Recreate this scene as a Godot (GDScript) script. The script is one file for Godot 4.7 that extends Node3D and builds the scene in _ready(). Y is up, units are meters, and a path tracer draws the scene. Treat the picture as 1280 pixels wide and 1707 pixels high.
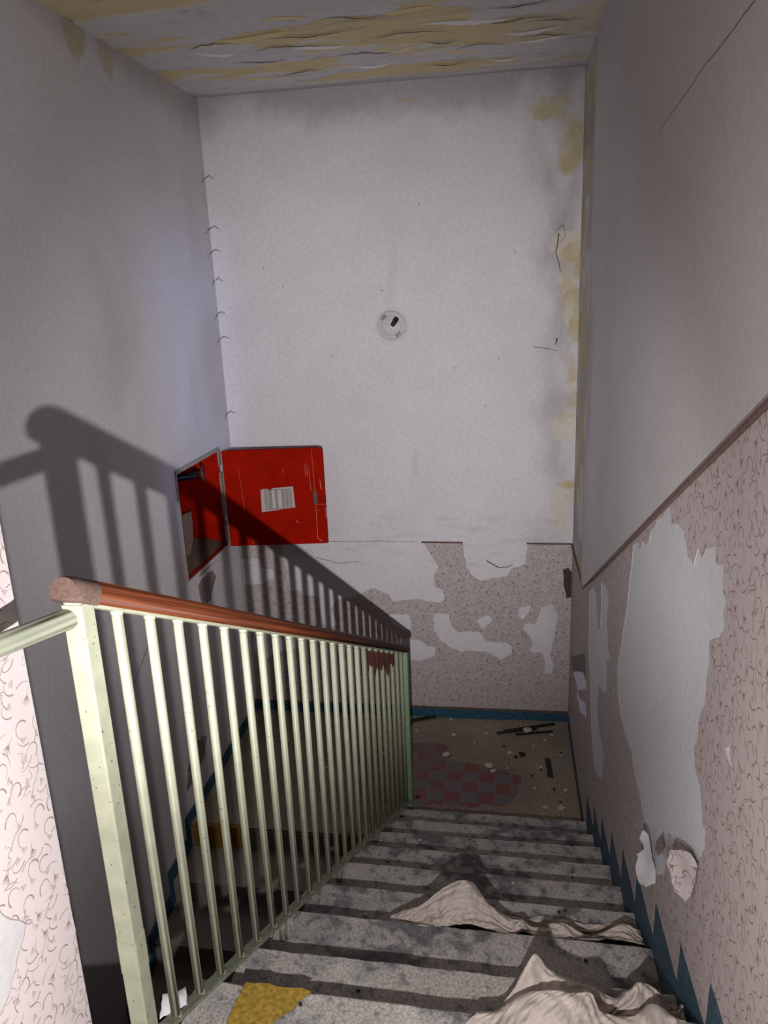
extends Node3D
# An abandoned stairwell lit by a hand torch. Metres, y up. Upper flight descends towards -z, the lower flight turns back on the left.

const LEFT_X = -1.654
const RIGHT_X = 0.675
const BACK_Z = -3.601
const CEIL_Y = 2.879
const RISE = 0.15
const LANDING_Y = -1.35
const FLOOR_Y = 0.15
const RAIL_A = Vector3(-0.525, 0.0, 0.29)
const RAIL_B = Vector3(-0.342, 0.0, -2.52)

var M := {}
var used := {}
var rng := RandomNumberGenerator.new()
var n_soft := FastNoiseLite.new()
var n_mid := FastNoiseLite.new()
var n_fine := FastNoiseLite.new()
var n_cell := FastNoiseLite.new()


# ---------------------------------------------------------------- naming and tagging
func numbered(called: String) -> String:
	used[called] = used.get(called, 0) + 1
	return called if used[called] == 1 else "%s_%03d" % [called, used[called] - 1]

func tag(o, label := "", category := "", group := "", kind := ""):
	if label: o.set_meta("label", label)
	if category: o.set_meta("category", category)
	if group: o.set_meta("group", group)
	if kind: o.set_meta("kind", kind)
	return o

func base(called: String, at := Vector3.ZERO, turn := 0.0) -> Node3D:
	var o := Node3D.new()
	o.name = numbered(called)
	o.position = at
	o.rotation.y = turn
	add_child(o, true)
	return o

func put(st: SurfaceTool, called: String, m: Material, parent: Node3D = null) -> MeshInstance3D:
	st.generate_normals()
	var o := MeshInstance3D.new()
	o.mesh = st.commit()
	o.material_override = null
	for i in o.mesh.get_surface_count():
		o.mesh.surface_set_material(i, m)
	o.cast_shadow = GeometryInstance3D.SHADOW_CASTING_SETTING_ON
	if parent:
		o.name = called
		parent.add_child(o, true)
	else:
		o.name = numbered(called)
		add_child(o, true)
	return o

func struct(o, label := ""):
	tag(o, label, "", "", "structure")
	return o


# ---------------------------------------------------------------- mesh building (a, b, c, d run counter-clockwise seen from outside)
func mb(smooth := false) -> SurfaceTool:
	var st := SurfaceTool.new()
	st.begin(Mesh.PRIMITIVE_TRIANGLES)
	st.set_smooth_group(0 if smooth else -1)
	return st

func tri(st, a, b, c, ua := Vector2.ZERO, ub := Vector2.ZERO, uc := Vector2.ZERO):
	st.set_uv(ua); st.add_vertex(a)
	st.set_uv(uc); st.add_vertex(c)
	st.set_uv(ub); st.add_vertex(b)

func quad(st, a, b, c, d, u0 := Vector2.ZERO, u1 := Vector2.ZERO):
	tri(st, a, b, c, u0, Vector2(u1.x, u0.y), u1)
	tri(st, a, c, d, u0, u1, Vector2(u0.x, u1.y))

# a profile (counter-clockwise in x, y) swept from z0 to z1 along the transform's own z
func prism(st, prof: PackedVector2Array, xf: Transform3D, z0: float, z1: float, uvs := 1.0):
	var n := prof.size()
	var run := 0.0
	for i in n:
		var p: Vector2 = prof[i]
		var q: Vector2 = prof[(i + 1) % n]
		var step := p.distance_to(q)
		quad(st, xf * Vector3(p.x, p.y, z1), xf * Vector3(p.x, p.y, z0), xf * Vector3(q.x, q.y, z0), xf * Vector3(q.x, q.y, z1), Vector2(z1, run) * uvs, Vector2(z0, run + step) * uvs)
		run += step
	var idx := Geometry2D.triangulate_polygon(prof)
	for k in range(0, idx.size(), 3):
		var a: Vector2 = prof[idx[k]]
		var b: Vector2 = prof[idx[k + 1]]
		var c: Vector2 = prof[idx[k + 2]]
		if (b - a).cross(c - a) < 0.0:
			var s := b
			b = c
			c = s
		tri(st, xf * Vector3(a.x, a.y, z1), xf * Vector3(b.x, b.y, z1), xf * Vector3(c.x, c.y, z1), a * uvs, b * uvs, c * uvs)
		tri(st, xf * Vector3(a.x, a.y, z0), xf * Vector3(c.x, c.y, z0), xf * Vector3(b.x, b.y, z0), a * uvs, c * uvs, b * uvs)

func round_rect(w: float, h: float, r: float, k := 3) -> PackedVector2Array:
	var out := PackedVector2Array()
	for c in 4:
		var mid := Vector2((w / 2 - r) * [1, -1, -1, 1][c], (h / 2 - r) * [1, 1, -1, -1][c])
		for i in k + 1:
			out.append(mid + Vector2.from_angle(PI / 2 * (c + float(i) / k)) * r)
	return out

func box(st, c: Vector3, s: Vector3, xf := Transform3D.IDENTITY, bevel := 0.0):
	var r := minf(bevel, minf(s.x, s.y) * 0.45)
	var prof := round_rect(s.x, s.y, r, 2) if r > 0.0 else PackedVector2Array([Vector2(s.x, s.y) / 2, Vector2(-s.x, s.y) / 2, Vector2(-s.x, -s.y) / 2, Vector2(s.x, -s.y) / 2])
	prism(st, prof, xf * Transform3D(Basis.IDENTITY, c), -s.z / 2, s.z / 2)

# a transform at a whose own z runs towards b, own y as near up as it can
func along(a: Vector3, b: Vector3, up := Vector3.UP) -> Transform3D:
	var z := (b - a).normalized()
	var x := up.cross(z)
	x = Vector3.RIGHT if x.length() < 0.001 else x.normalized()
	return Transform3D(Basis(x, z.cross(x), z), a)

func circle(r: float, n := 12) -> PackedVector2Array:
	var out := PackedVector2Array()
	for i in n:
		out.append(Vector2.from_angle(TAU * i / n) * r)
	return out

func rod(st, a: Vector3, b: Vector3, r: float, n := 12):
	prism(st, circle(r, n), along(a, b, Vector3.FORWARD if absf((b - a).normalized().y) > 0.9 else Vector3.UP), 0.0, a.distance_to(b))

func lathe(st, prof: Array, xf: Transform3D, n := 32):
	for i in n:
		var a := TAU * i / n
		var b := TAU * (i + 1) / n
		for k in prof.size() - 1:
			var p: Vector2 = prof[k]
			var q: Vector2 = prof[k + 1]
			var v := [Vector3(cos(a) * p.x, sin(a) * p.x, p.y), Vector3(cos(b) * p.x, sin(b) * p.x, p.y), Vector3(cos(b) * q.x, sin(b) * q.x, q.y), Vector3(cos(a) * q.x, sin(a) * q.x, q.y)]
			quad(st, xf * v[0], xf * v[1], xf * v[2], xf * v[3])

func ribbon(st, pts: Array, w0: float, w1: float, xf: Transform3D, lift := 0.0006):
	for i in pts.size() - 1:
		var p: Vector2 = pts[i]
		var q: Vector2 = pts[i + 1]
		var t := float(i) / (pts.size() - 1)
		var u := float(i + 1) / (pts.size() - 1)
		var s := (q - p).normalized().orthogonal()
		var a := s * lerpf(w0, w1, t) / 2
		var b := s * lerpf(w0, w1, u) / 2
		quad(st, xf * v3(p - a, lift), xf * v3(q - b, lift), xf * v3(q + b, lift), xf * v3(p + a, lift))

func v3(p: Vector2, z: float) -> Vector3:
	return Vector3(p.x, p.y, z)

func pairs(flat: Array, flip := 1.0) -> PackedVector2Array:
	var out := PackedVector2Array()
	for i in range(0, flat.size(), 2):
		out.append(Vector2(flat[i] * flip, flat[i + 1]))
	if flat.size() > 8 and Geometry2D.is_polygon_clockwise(out): out.reverse()
	return out

# ragged copy of an outline: points every few millimetres pushed off the line by noise
func torn(poly: PackedVector2Array, amount: float, seed_at := 0.0, step := 0.008) -> PackedVector2Array:
	var out := PackedVector2Array()
	for i in poly.size():
		var p := poly[i]
		var q := poly[(i + 1) % poly.size()]
		var k := maxi(1, int(p.distance_to(q) / step))
		var side := (q - p).normalized().orthogonal()
		for j in k:
			var m := p.lerp(q, float(j) / k)
			var d := n_fine.get_noise_3d(m.x * 100, m.y * 100, seed_at) * 1.6 + n_mid.get_noise_3d(m.x * 40, m.y * 40, seed_at + 7.0)
			out.append(m + side * d * amount)
	return out

# region minus cuts as polygons without holes
func carve(region: PackedVector2Array, cuts: Array, lo: float, hi: float, deep := 0) -> Array:
	var far := 50.0
	var strip := PackedVector2Array([Vector2(lo, -far), Vector2(hi, -far), Vector2(hi, far), Vector2(lo, far)])
	var left: Array = Geometry2D.intersect_polygons(region, strip)
	for cut in cuts:
		var next := []
		for piece in left:
			for got in Geometry2D.clip_polygons(piece, cut):
				if Geometry2D.is_polygon_clockwise(got) and deep < 9:
					var mid := (lo + hi) / 2
					return carve(region, cuts, lo, mid, deep + 1) + carve(region, cuts, mid, hi, deep + 1)
				next.append(got)
		left = next
	return left

# a thin sheet with a torn outline lying on the plane of xf (own z is the outward side), front at "lift", "thick" deep
func sheet(st, pieces: Array, xf: Transform3D, lift: float, thick: float, uvs := 1.0):
	for piece in pieces:
		var idx := Geometry2D.triangulate_polygon(piece)
		for k in range(0, idx.size(), 3):
			var a: Vector2 = piece[idx[k]]
			var b: Vector2 = piece[idx[k + 1]]
			var c: Vector2 = piece[idx[k + 2]]
			if (b - a).cross(c - a) < 0.0:
				var s := b
				b = c
				c = s
			tri(st, xf * v3(a, lift), xf * v3(b, lift), xf * v3(c, lift), a * uvs, b * uvs, c * uvs)
		var turn := 1.0 if not Geometry2D.is_polygon_clockwise(piece) else -1.0
		for i in piece.size():
			var p: Vector2 = piece[i]
			var q: Vector2 = piece[(i + 1) % piece.size()]
			if turn < 0.0:
				var s2 := p
				p = q
				q = s2
			quad(st, xf * v3(p, lift - thick), xf * v3(q, lift - thick), xf * v3(q, lift), xf * v3(p, lift), p * uvs, q * uvs)

func spread(polys: Array, d: float) -> Array:
	var out := []
	for p in polys:
		out.append_array(Geometry2D.offset_polygon(p, d))
	return out

func rect2(x0: float, y0: float, x1: float, y1: float) -> PackedVector2Array:
	return PackedVector2Array([Vector2(x0, y0), Vector2(x1, y0), Vector2(x1, y1), Vector2(x0, y1)])

# a finely divided face on the plane of xf with colours of its own; breaks are grid lines, holes are Rect2
func face(st, xf: Transform3D, us: Array, vs: Array, cell: float, holes: Array, paint, push = null):
	var gu := cuts_of(us, cell)
	var gv := cuts_of(vs, cell)
	var nu := gu.size()
	var pts := PackedVector3Array()
	var cols := PackedColorArray()
	for v in gv:
		for u in gu:
			pts.append(xf * Vector3(u, v, push.call(u, v) if push != null else 0.0))
			cols.append(paint.call(u, v))
	for j in gv.size() - 1:
		for i in nu - 1:
			var mid := Vector2((gu[i] + gu[i + 1]) / 2, (gv[j] + gv[j + 1]) / 2)
			var inside := false
			for h in holes:
				inside = inside or h.has_point(mid)
			if inside:
				continue
			for k in [j * nu + i, (j + 1) * nu + i + 1, j * nu + i + 1, j * nu + i, (j + 1) * nu + i, (j + 1) * nu + i + 1]:
				st.set_color(cols[k])
				st.set_uv(Vector2(pts[k].x, pts[k].y))
				st.add_vertex(pts[k])

func cuts_of(breaks: Array, cell: float) -> PackedFloat32Array:
	var out := PackedFloat32Array()
	for i in breaks.size() - 1:
		var k := maxi(1, int(ceil((breaks[i + 1] - breaks[i]) / cell)))
		for j in k:
			out.append(lerpf(breaks[i], breaks[i + 1], float(j) / k))
	out.append(breaks[-1])
	return out

# plain slab behind a face, so that walls have thickness (vertex colour white)
func slab(st, lo: Vector3, hi: Vector3):
	st.set_color(Color(0.5, 0.49, 0.48))
	box(st, (lo + hi) / 2, hi - lo)


# ---------------------------------------------------------------- materials
func grain(freq: float, low: float, high: float, size := 512, octaves := 5, seed_no := 3, power := 1.0) -> ImageTexture:
	var f := FastNoiseLite.new()
	f.seed = seed_no
	f.frequency = freq
	f.fractal_octaves = octaves
	var src := f.get_seamless_image(size, size)
	src.convert(Image.FORMAT_L8)
	var bytes := src.get_data()
	var lut := PackedByteArray()
	for i in 256:
		lut.append(int(255.0 * clampf(lerpf(low, high, pow(i / 255.0, power)), 0.0, 1.0)))
	for i in bytes.size():
		bytes[i] = lut[bytes[i]]
	var out := Image.create_from_data(size, size, false, Image.FORMAT_L8, bytes)
	out.convert(Image.FORMAT_RGB8)
	return ImageTexture.create_from_image(out)

func specks(size: int, dark: int, light: int, low: float) -> ImageTexture:
	var f := FastNoiseLite.new()
	f.seed = 21
	f.frequency = 0.055
	f.fractal_octaves = 6
	f.fractal_gain = 0.62
	var src := f.get_seamless_image(size, size)
	src.convert(Image.FORMAT_RGB8)
	var bytes := src.get_data()
	for i in bytes.size():
		bytes[i] = int(255.0 * clampf(low + (1.0 - low) * smoothstep(0.2, 0.75, bytes[i] / 255.0), 0.0, 1.0))
	var out := Image.create_from_data(size, size, false, Image.FORMAT_RGB8, bytes)
	for i in dark + light:
		var c := Color(0.12, 0.11, 0.1) if i < dark else Color(1, 1, 1)
		var s := rng.randi_range(1, 3)
		var x := rng.randi_range(0, size - 5)
		var y := rng.randi_range(0, size - 5)
		out.fill_rect(Rect2i(x, y, s, rng.randi_range(1, s)), c)
	return ImageTexture.create_from_image(out)

func mat(c: Color, rough := 0.85, tex: Texture2D = null, scale := 1.0, bump := 0.0, vertex := false, metal := 0.0) -> StandardMaterial3D:
	var m := StandardMaterial3D.new()
	m.albedo_color = c
	m.roughness = rough
	m.metallic = metal
	m.cull_mode = BaseMaterial3D.CULL_DISABLED
	m.vertex_color_use_as_albedo = vertex
	if tex:
		m.albedo_texture = tex
		m.uv1_triplanar = true
		m.uv1_world_triplanar = true
		m.uv1_scale = Vector3.ONE * scale
		if bump > 0.0:
			m.heightmap_enabled = true
			m.heightmap_texture = tex
			m.heightmap_scale = bump
	return m

# brown pen strokes of the printed wallpaper: hooks, arrow heads, fans and squiggles
func stroke(img: Image, pts: Array, w0: float, w1: float, c: Color, strength: float):
	var size := img.get_width()
	for i in pts.size() - 1:
		var p: Vector2 = pts[i]
		var q: Vector2 = pts[i + 1]
		var k := maxi(1, int(p.distance_to(q) / 0.8))
		for j in k:
			var t := (i + float(j) / k) / (pts.size() - 1)
			var r := lerpf(w0, w1, t)
			var m := p.lerp(q, float(j) / k)
			var reach := int(ceil(r))
			for y in range(-reach, reach + 1):
				for x in range(-reach, reach + 1):
					var a := clampf(r - Vector2(x, y).length() + 0.5, 0.0, 1.0) * strength
					if a > 0.0:
						var at := Vector2i(posmod(int(m.x) + x, size), posmod(int(m.y) + y, size))
						img.set_pixelv(at, img.get_pixelv(at).lerp(c, a))

func wallpaper_print(paper: Color, ink: Color) -> ImageTexture:
	var size := 1024
	var img := Image.create_empty(size, size, false, Image.FORMAT_RGB8)
	img.fill(paper)
	var r := RandomNumberGenerator.new()
	r.seed = 77
	var k := 11
	var unit := float(size) / k
	for gy in k:
		for gx in k:
			var c := Vector2(gx + 0.5 + r.randf_range(-0.2, 0.2) + 0.5 * (gy % 2), gy + 0.5 + r.randf_range(-0.2, 0.2)) * unit
			var turn := r.randf_range(-0.9, 0.9)
			var kind := (gx * 2 + gy * 3 + r.randi_range(0, 1)) % 5
			var lone := []
			var tip := r.randf_range(0.0, TAU)
			for i in 7:
				lone.append(c + Vector2.from_angle(tip + i * 0.22) * unit * (0.50 + 0.05 * i))
			stroke(img, lone, 0.8, 2.6, ink, 0.42)
			if kind == 0 or kind == 3:      # hook ending in an arrow head
				var pts := []
				var s := -1.0 if r.randf() < 0.5 else 1.0
				for i in 14:
					var a := lerpf(-0.6, 3.3, i / 13.0)
					pts.append(c + Vector2(cos(a) * s * 0.34, sin(a) * 0.40).rotated(turn) * unit)
				stroke(img, pts, 1.0, 3.2, ink, 0.5)
				var e: Vector2 = c + Vector2(0.40 * s, -0.2).rotated(turn) * unit
				for i in 4:
					stroke(img, [e + Vector2(lerpf(-0.02, 0.24, i / 3.0), -0.24).rotated(turn) * unit, e + Vector2(0.02, 0.06).rotated(turn) * unit], 1.5, 0.8, ink, 0.4)
			elif kind == 1:                 # fan of five blades
				for i in 5:
					var a := lerpf(-0.75, 0.75, i / 4.0)
					stroke(img, [c, c + Vector2(sin(a), -cos(a)).rotated(turn) * unit * 0.42], 2.8, 0.8, ink, 0.5)
				stroke(img, [c, c + Vector2(0.05, 0.36).rotated(turn) * unit], 2.0, 0.8, ink, 0.45)
			elif kind == 2:                 # squiggle
				var pts := []
				for i in 26:
					var t := i / 25.0
					pts.append(c + Vector2(sin(t * 13.0) * 0.12 * (1.0 - t * 0.5) + 0.22 * sin(t * 3.0), (t - 0.5) * 0.85).rotated(turn) * unit)
				stroke(img, pts, 2.2, 0.9, ink, 0.5)
			else:                           # thin arc and a small dark wedge
				var pts := []
				for i in 12:
					var a := lerpf(2.6, 5.6, i / 11.0)
					pts.append(c + Vector2(cos(a) * 0.40, sin(a) * 0.30).rotated(turn) * unit)
				stroke(img, pts, 0.9, 3.0, ink, 0.5)
				for i in 4:
					stroke(img, [c + Vector2(lerpf(-0.14, 0.14, i / 3.0), 0.02).rotated(turn) * unit, c + Vector2(0.0, 0.32).rotated(turn) * unit], 1.5, 0.8, ink, 0.45)
	return ImageTexture.create_from_image(img)

func wood_print() -> ImageTexture:
	var f := FastNoiseLite.new()
	f.seed = 9
	f.frequency = 0.05
	f.fractal_octaves = 5
	var src := f.get_seamless_image(32, 512)
	src.resize(512, 512, Image.INTERPOLATE_CUBIC)
	src.convert(Image.FORMAT_L8)
	var bytes := src.get_data()
	var out := PackedByteArray()
	out.resize(bytes.size() * 3)
	for i in bytes.size():
		var t := bytes[i] / 255.0
		t = clampf(t + 0.12 * sin(i * 0.0021), 0.0, 1.0)
		var c := Color(0.25, 0.125, 0.075).lerp(Color(0.43, 0.235, 0.13), smoothstep(0.1, 0.9, t) * 0.8)
		out[i * 3] = int(c.r * 255)
		out[i * 3 + 1] = int(c.g * 255)
		out[i * 3 + 2] = int(c.b * 255)
	return ImageTexture.create_from_image(Image.create_from_data(512, 512, false, Image.FORMAT_RGB8, out))

func paint_print(c: Color, spots: int) -> ImageTexture:
	var img := grain(0.02, 0.9, 1.0, 256, 4, 31).get_image()
	for i in spots:
		var x := rng.randi_range(0, 250)
		var y := rng.randi_range(0, 250)
		img.fill_rect(Rect2i(x, y, rng.randi_range(1, 2), rng.randi_range(1, 4)), Color(0.16, 0.14, 0.1))
	return ImageTexture.create_from_image(img)

func label_print() -> ImageTexture:
	var img := Image.create_empty(192, 128, false, Image.FORMAT_RGB8)
	img.fill(Color(0.66, 0.62, 0.60))
	var ink := Color(0.42, 0.38, 0.38)
	img.fill_rect(Rect2i(24, 12, 150, 100), Color(0.58, 0.54, 0.53))
	for x in [24, 52, 60, 84, 92, 122, 148, 172]:
		img.fill_rect(Rect2i(x, 12, 3, 102), ink)
	img.fill_rect(Rect2i(24, 112, 151, 3), ink)
	img.fill_rect(Rect2i(24, 12, 151, 2), ink)
	img.fill_rect(Rect2i(64, 16, 18, 94), Color(0.68, 0.65, 0.63))
	img.fill_rect(Rect2i(97, 16, 22, 94), Color(0.68, 0.65, 0.63))
	return ImageTexture.create_from_image(img)

func make_materials():
	var fine := grain(0.035, 0.93, 1.0)
	var rough := grain(0.02, 0.62, 1.0, 512, 6, 8)
	var concrete := specks(1024, 5200, 1400, 0.80)
	M.plaster = mat(Color.WHITE, 0.92, fine, 1.6, 0.015, true)
	M.ceiling = mat(Color.WHITE, 0.95, fine, 1.2, 0.03, true)

	M.concrete = mat(Color.WHITE, 0.9, concrete, 1.5, 0.03, true)
	M.paper = mat(Color.WHITE, 0.8)
	M.paper.albedo_texture = wallpaper_print(Color(0.675, 0.637, 0.63), Color(0.44, 0.355, 0.34))
	M.backing = mat(Color(0.66, 0.62, 0.60), 0.95, fine, 4.0)
	M.pale_paper = mat(Color(0.78, 0.765, 0.77), 0.9, fine, 3.0)
	M.lilac = mat(Color(0.93, 0.91, 0.99), 0.9, fine, 3.0)
	M.brown_glue = mat(Color(0.33, 0.26, 0.2), 0.95, rough, 3.0)
	M.pink_stain = mat(Color(0.62, 0.545, 0.535), 0.95, rough, 5.0)
	M.crack = mat(Color(0.16, 0.13, 0.12), 1.0)
	M.soft_crack = mat(Color(0.40, 0.37, 0.36), 1.0)
	M.trim = mat(Color(0.46, 0.35, 0.32), 0.8, rough, 4.0)
	M.blue = mat(Color(0.17, 0.37, 0.47), 0.6, rough, 3.0)
	M.blue_top = mat(Color(0.42, 0.38, 0.33), 0.9, rough, 3.0)
	M.green = mat(Color(0.60, 0.61, 0.525), 0.5, paint_print(Color.WHITE, 46), 3.0)
	M.dark_green = mat(Color(0.50, 0.60, 0.48), 0.45, paint_print(Color.WHITE, 40), 3.0)
	M.bar_green = mat(Color(0.60, 0.62, 0.53), 0.6, rough, 6.0)
	M.rust = mat(Color(0.30, 0.10, 0.06), 0.95, rough, 20.0)
	M.wood = mat(Color(0.86, 0.79, 0.66), 0.6)
	M.wood.metallic_specular = 0.3
	M.wood.albedo_texture = wood_print()
	M.wood.uv1_scale = Vector3(1.0, 6.0, 1.0)
	M.worn_wood = mat(Color(0.40, 0.31, 0.27), 0.75, rough, 10.0)
	M.red = mat(Color(0.60, 0.07, 0.0), 0.75, grain(0.01, 0.86, 1.0, 256, 3, 5), 2.0)
	M.red.metallic_specular = 0.15
	M.red_dark = mat(Color(0.42, 0.05, 0.04), 0.6, rough, 5.0)
	M.chipped = mat(Color(0.60, 0.55, 0.48), 0.9, rough, 8.0)
	M.scratch = mat(Color(0.72, 0.42, 0.36), 0.8)
	M.cream = mat(Color(0.70, 0.66, 0.60), 0.9, rough, 8.0)
	M.label = mat(Color.WHITE, 0.9)
	M.label.albedo_texture = label_print()
	M.iron = mat(Color(0.10, 0.095, 0.09), 0.5, rough, 12.0)
	M.steel = mat(Color(0.42, 0.40, 0.38), 0.4, rough, 12.0, 0.0, false, 0.7)
	M.wheel = mat(Color(0.30, 0.14, 0.13), 0.5)
	M.board = mat(Color(0.46, 0.37, 0.34), 0.9, rough, 4.0)
	M.rubble = mat(Color(0.42, 0.36, 0.33), 0.95, rough, 9.0)
	M.enamel = mat(Color(0.80, 0.80, 0.81), 0.3, fine, 6.0)
	M.enamel_rim = mat(Color(0.72, 0.72, 0.72), 0.35, fine, 6.0)
	M.socket = mat(Color(0.09, 0.08, 0.075), 0.5)
	M.yellow = mat(Color(0.70, 0.57, 0.20), 0.75, rough, 5.0)
	M.yellow_dark = mat(Color(0.58, 0.41, 0.05), 0.8, rough, 5.0)
	M.tile_red = []
	M.tile_grey = []
	for i in 4:
		M.tile_red.append(mat(Color(0.55, 0.33, 0.32).lerp(Color(0.47, 0.40, 0.37), i * 0.24), 0.7, rough, 6.0))
		M.tile_grey.append(mat(Color(0.48, 0.45, 0.46).lerp(Color(0.46, 0.41, 0.37), i * 0.24), 0.7, rough, 6.0))
	M.cloth = mat(Color(0.755, 0.71, 0.67), 0.95, grain(0.2, 0.85, 1.0, 256, 3, 15), 8.0, 0.05)
	M.chip = mat(Color(0.74, 0.70, 0.64), 0.9, fine, 9.0)
	M.chip_dark = mat(Color(0.16, 0.12, 0.10), 0.9)
	M.bare_paint = mat(Color(0.46, 0.43, 0.42), 0.85, fine, 3.0)
const BACK_TEAR_A = [-1.342,0.005, -.339,0.013, -.307,-.039, -.267,-.105, -.231,-.171, -.265,-.229, -.255,-.319, -.205,-.336, -.194,-.417, -.22,-.44, -.317,-.433, -.351,-.415, -.453,-.422, -.561,-.438, -.589,-.384, -.623,-.371, -.7,-.34, -.771,-.369, -.864,-.407, -.975,-.433, -1.015,-.503, -.978,-.62, -1.043,-.669, -1.091,-.576, -1.106,-.403, -1.218,-.405, -1.237,-.363, -1.318,-.365]
const BACK_TEAR_B = [-1.648,-.13, -1.53,-.119, -1.493,-.201, -1.426,-.209, -1.422,-.265, -1.502,-.312, -1.594,-.323, -1.666,-.315]
const BACK_TEAR_C = [-.604,-.536, -.453,-.532, -.433,-.578, -.443,-.644, -.495,-.65, -.568,-.61]
const BACK_TEAR_D = [-.489,-.72, -.368,-.735, -.326,-.776, -.265,-.779, -.272,-.855, -.355,-.887, -.39,-.897, -.49,-.886, -.645,-.887, -.617,-.752]
const BACK_TEAR_E = [-.057,0.049, 0.379,0.052, 0.372,-.063, 0.365,-.141, 0.272,-.173, 0.231,-.235, 0.129,-.25, 0.071,-.277, -.003,-.23, -.043,-.16, -.055,-.068]
const BACK_TEAR_F = [-.272,-.519, -.166,-.521, -.155,-.599, -.105,-.672, -.02,-.651, 0.052,-.658, 0.098,-.731, 0.232,-.727, 0.274,-.758, 0.274,-.814, 0.194,-.873, 0.156,-.836, 0.097,-.81, 0.017,-.799, -.081,-.807, -.171,-.772, -.225,-.722, -.267,-.658, -.282,-.579]
const BACK_TEAR_G = [0.023,-.571, 0.099,-.524, 0.145,-.559, 0.098,-.602, 0.069,-.625]
const BACK_TEAR_H = [0.322,-.46, 0.408,-.449, 0.388,-.499, 0.348,-.563, 0.319,-.532]
const BACK_TEAR_I = [0.474,-.457, 0.546,-.433, 0.588,-.508, 0.578,-.603, 0.559,-.699, 0.552,-.782, 0.541,-.815, 0.567,-.897, 0.556,-.963, 0.497,-.965, 0.509,-.881, 0.495,-.816, 0.466,-.798, 0.437,-.813, 0.399,-.787, 0.428,-.73, 0.39,-.672, 0.352,-.627, 0.36,-.586, 0.434,-.584, 0.454,-.529]
const BACK_TEAR_J = [0.614,-.181, 0.649,-.164, 0.674,-.202, 0.692,-.289, 0.674,-.377, 0.646,-.391, 0.624,-.29]
const BACK_TEAR_K = [-1.613,-.685, -1.5,-.711, -1.438,-.738, -1.243,-.751, -1.27,-.82, -1.41,-.849, -1.531,-.907, -1.631,-.88]
const RIGHT_TEAR_A = [-.688,1.077, -.856,0.981, -.923,0.937, -.959,0.882, -1.017,0.855, -1.063,0.856, -1.109,0.809, -1.139,0.827, -1.229,0.784, -1.256,0.691, -1.292,0.572, -1.343,0.441, -1.412,0.296, -1.483,0.189, -1.419,0.094, -1.339,0.05, -1.193,0.04, -1.056,0.062, -.952,0.024, -.851,0.018, -.788,0.003, -.749,-.013, -.689,0.005, -.646,-.001, -.591,-.016, -.542,-.016, -.49,0.025, -.458,0.067, -.448,0.119, -.447,0.201, -.39,0.228, -.334,0.268, -.268,0.308, -.196,0.354, -.167,0.361, -.145,0.368, -.126,0.401, -.109,0.44, -.115,0.481, -.135,0.469, -.178,0.539, -.236,0.554, -.26,0.594, -.232,0.643, -.237,0.681, -.22,0.72, -.19,0.755, -.195,0.809, -.191,0.867, -.201,0.901, -.127,0.944, -.097,0.986, -.113,1.009, -.103,1.038, -.126,1.054, -.139,1.099, -.129,1.111, -.199,1.089, -.209,1.122, -.279,1.096, -.318,1.056, -.357,1.069, -.384,1.015, -.45,1.021, -.478,1.048, -.511,1.066, -.589,1.058, -.66,1.037]
const RIGHT_TEAR_B = [-2.056,0.329, -1.866,0.371, -1.796,0.345, -1.823,0.227, -1.752,0.13, -1.651,0.131, -1.775,0.064, -1.735,-.069, -1.827,-.126, -2.023,-.192, -2.045,-.289, -1.994,-.372, -1.888,-.392, -1.743,-.407, -1.79,-.56, -1.94,-.638, -2.091,-.675, -2.243,-.55, -2.363,-.352, -2.469,-.204, -2.528,0.095, -2.351,0.192, -2.24,0.188, -2.12,0.048, -2.038,0.107, -2.03,0.24]
const RIGHT_TEAR_C = [-.034,0.74, 0.006,0.771, 0.008,0.751, 0.042,0.737, 0.052,0.734, -.004,0.732]
const RIGHT_TEAR_D = [-1.594,0.196, -1.491,0.217, -1.419,0.094, -1.495,0.113]
const RIGHT_TEAR_E = [-3.533,-.804, -2.664,-.324, -2.571,-.407, -2.512,-.6, -2.588,-.69, -2.845,-.833, -3.012,-.825, -3.241,-.8]
const FLAP_WHITE = [-.792,-.061, -.698,-.002, -.646,-.001, -.579,-.022, -.535,-.04, -.596,-.098, -.669,-.171, -.809,-.286, -.858,-.293, -.876,-.276, -.874,-.238, -.898,-.245, -.774,-.121, -.778,-.106, -.852,-.142]
const FLAP_PINK = [-.44,0.149, -.351,0.224, -.304,0.265, -.204,0.338, -.165,0.354, -.132,0.364, -.149,0.297, -.179,0.231, -.217,0.181, -.269,0.148, -.332,0.108, -.374,0.092, -.423,0.093, -.463,0.083]
const FLAP_SMALL = [-.446,0.199, -.413,0.171, -.484,0.096, -.526,0.086, -.518,0.12, -.478,0.162]
const LEFT_REMNANT_A = [2.795,-.014, 3.026,-.001, 3.095,-.068, 2.954,-.18, 2.832,-.17]
const LEFT_REMNANT_B = [3.347,-.803, 3.586,-.631, 3.727,-.743, 3.598,-1.256, 3.334,-1.18, 3.083,-1.151, 2.799,-1.114, 2.727,-.981, 2.772,-.899, 3.054,-.949]
const LEFT_REMNANT_C = [2.445,-.911, 2.672,-.99, 2.591,-1.091, 2.435,-1.114, 2.303,-1.147, 2.375,-.99]
const YELLOW_STEP = [-.454,-.027, -.332,-.021, -.254,-.016, -.276,0.012, -.299,0.04, -.326,0.077, -.337,0.092, -.531,0.115, -.5,0.058]
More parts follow.
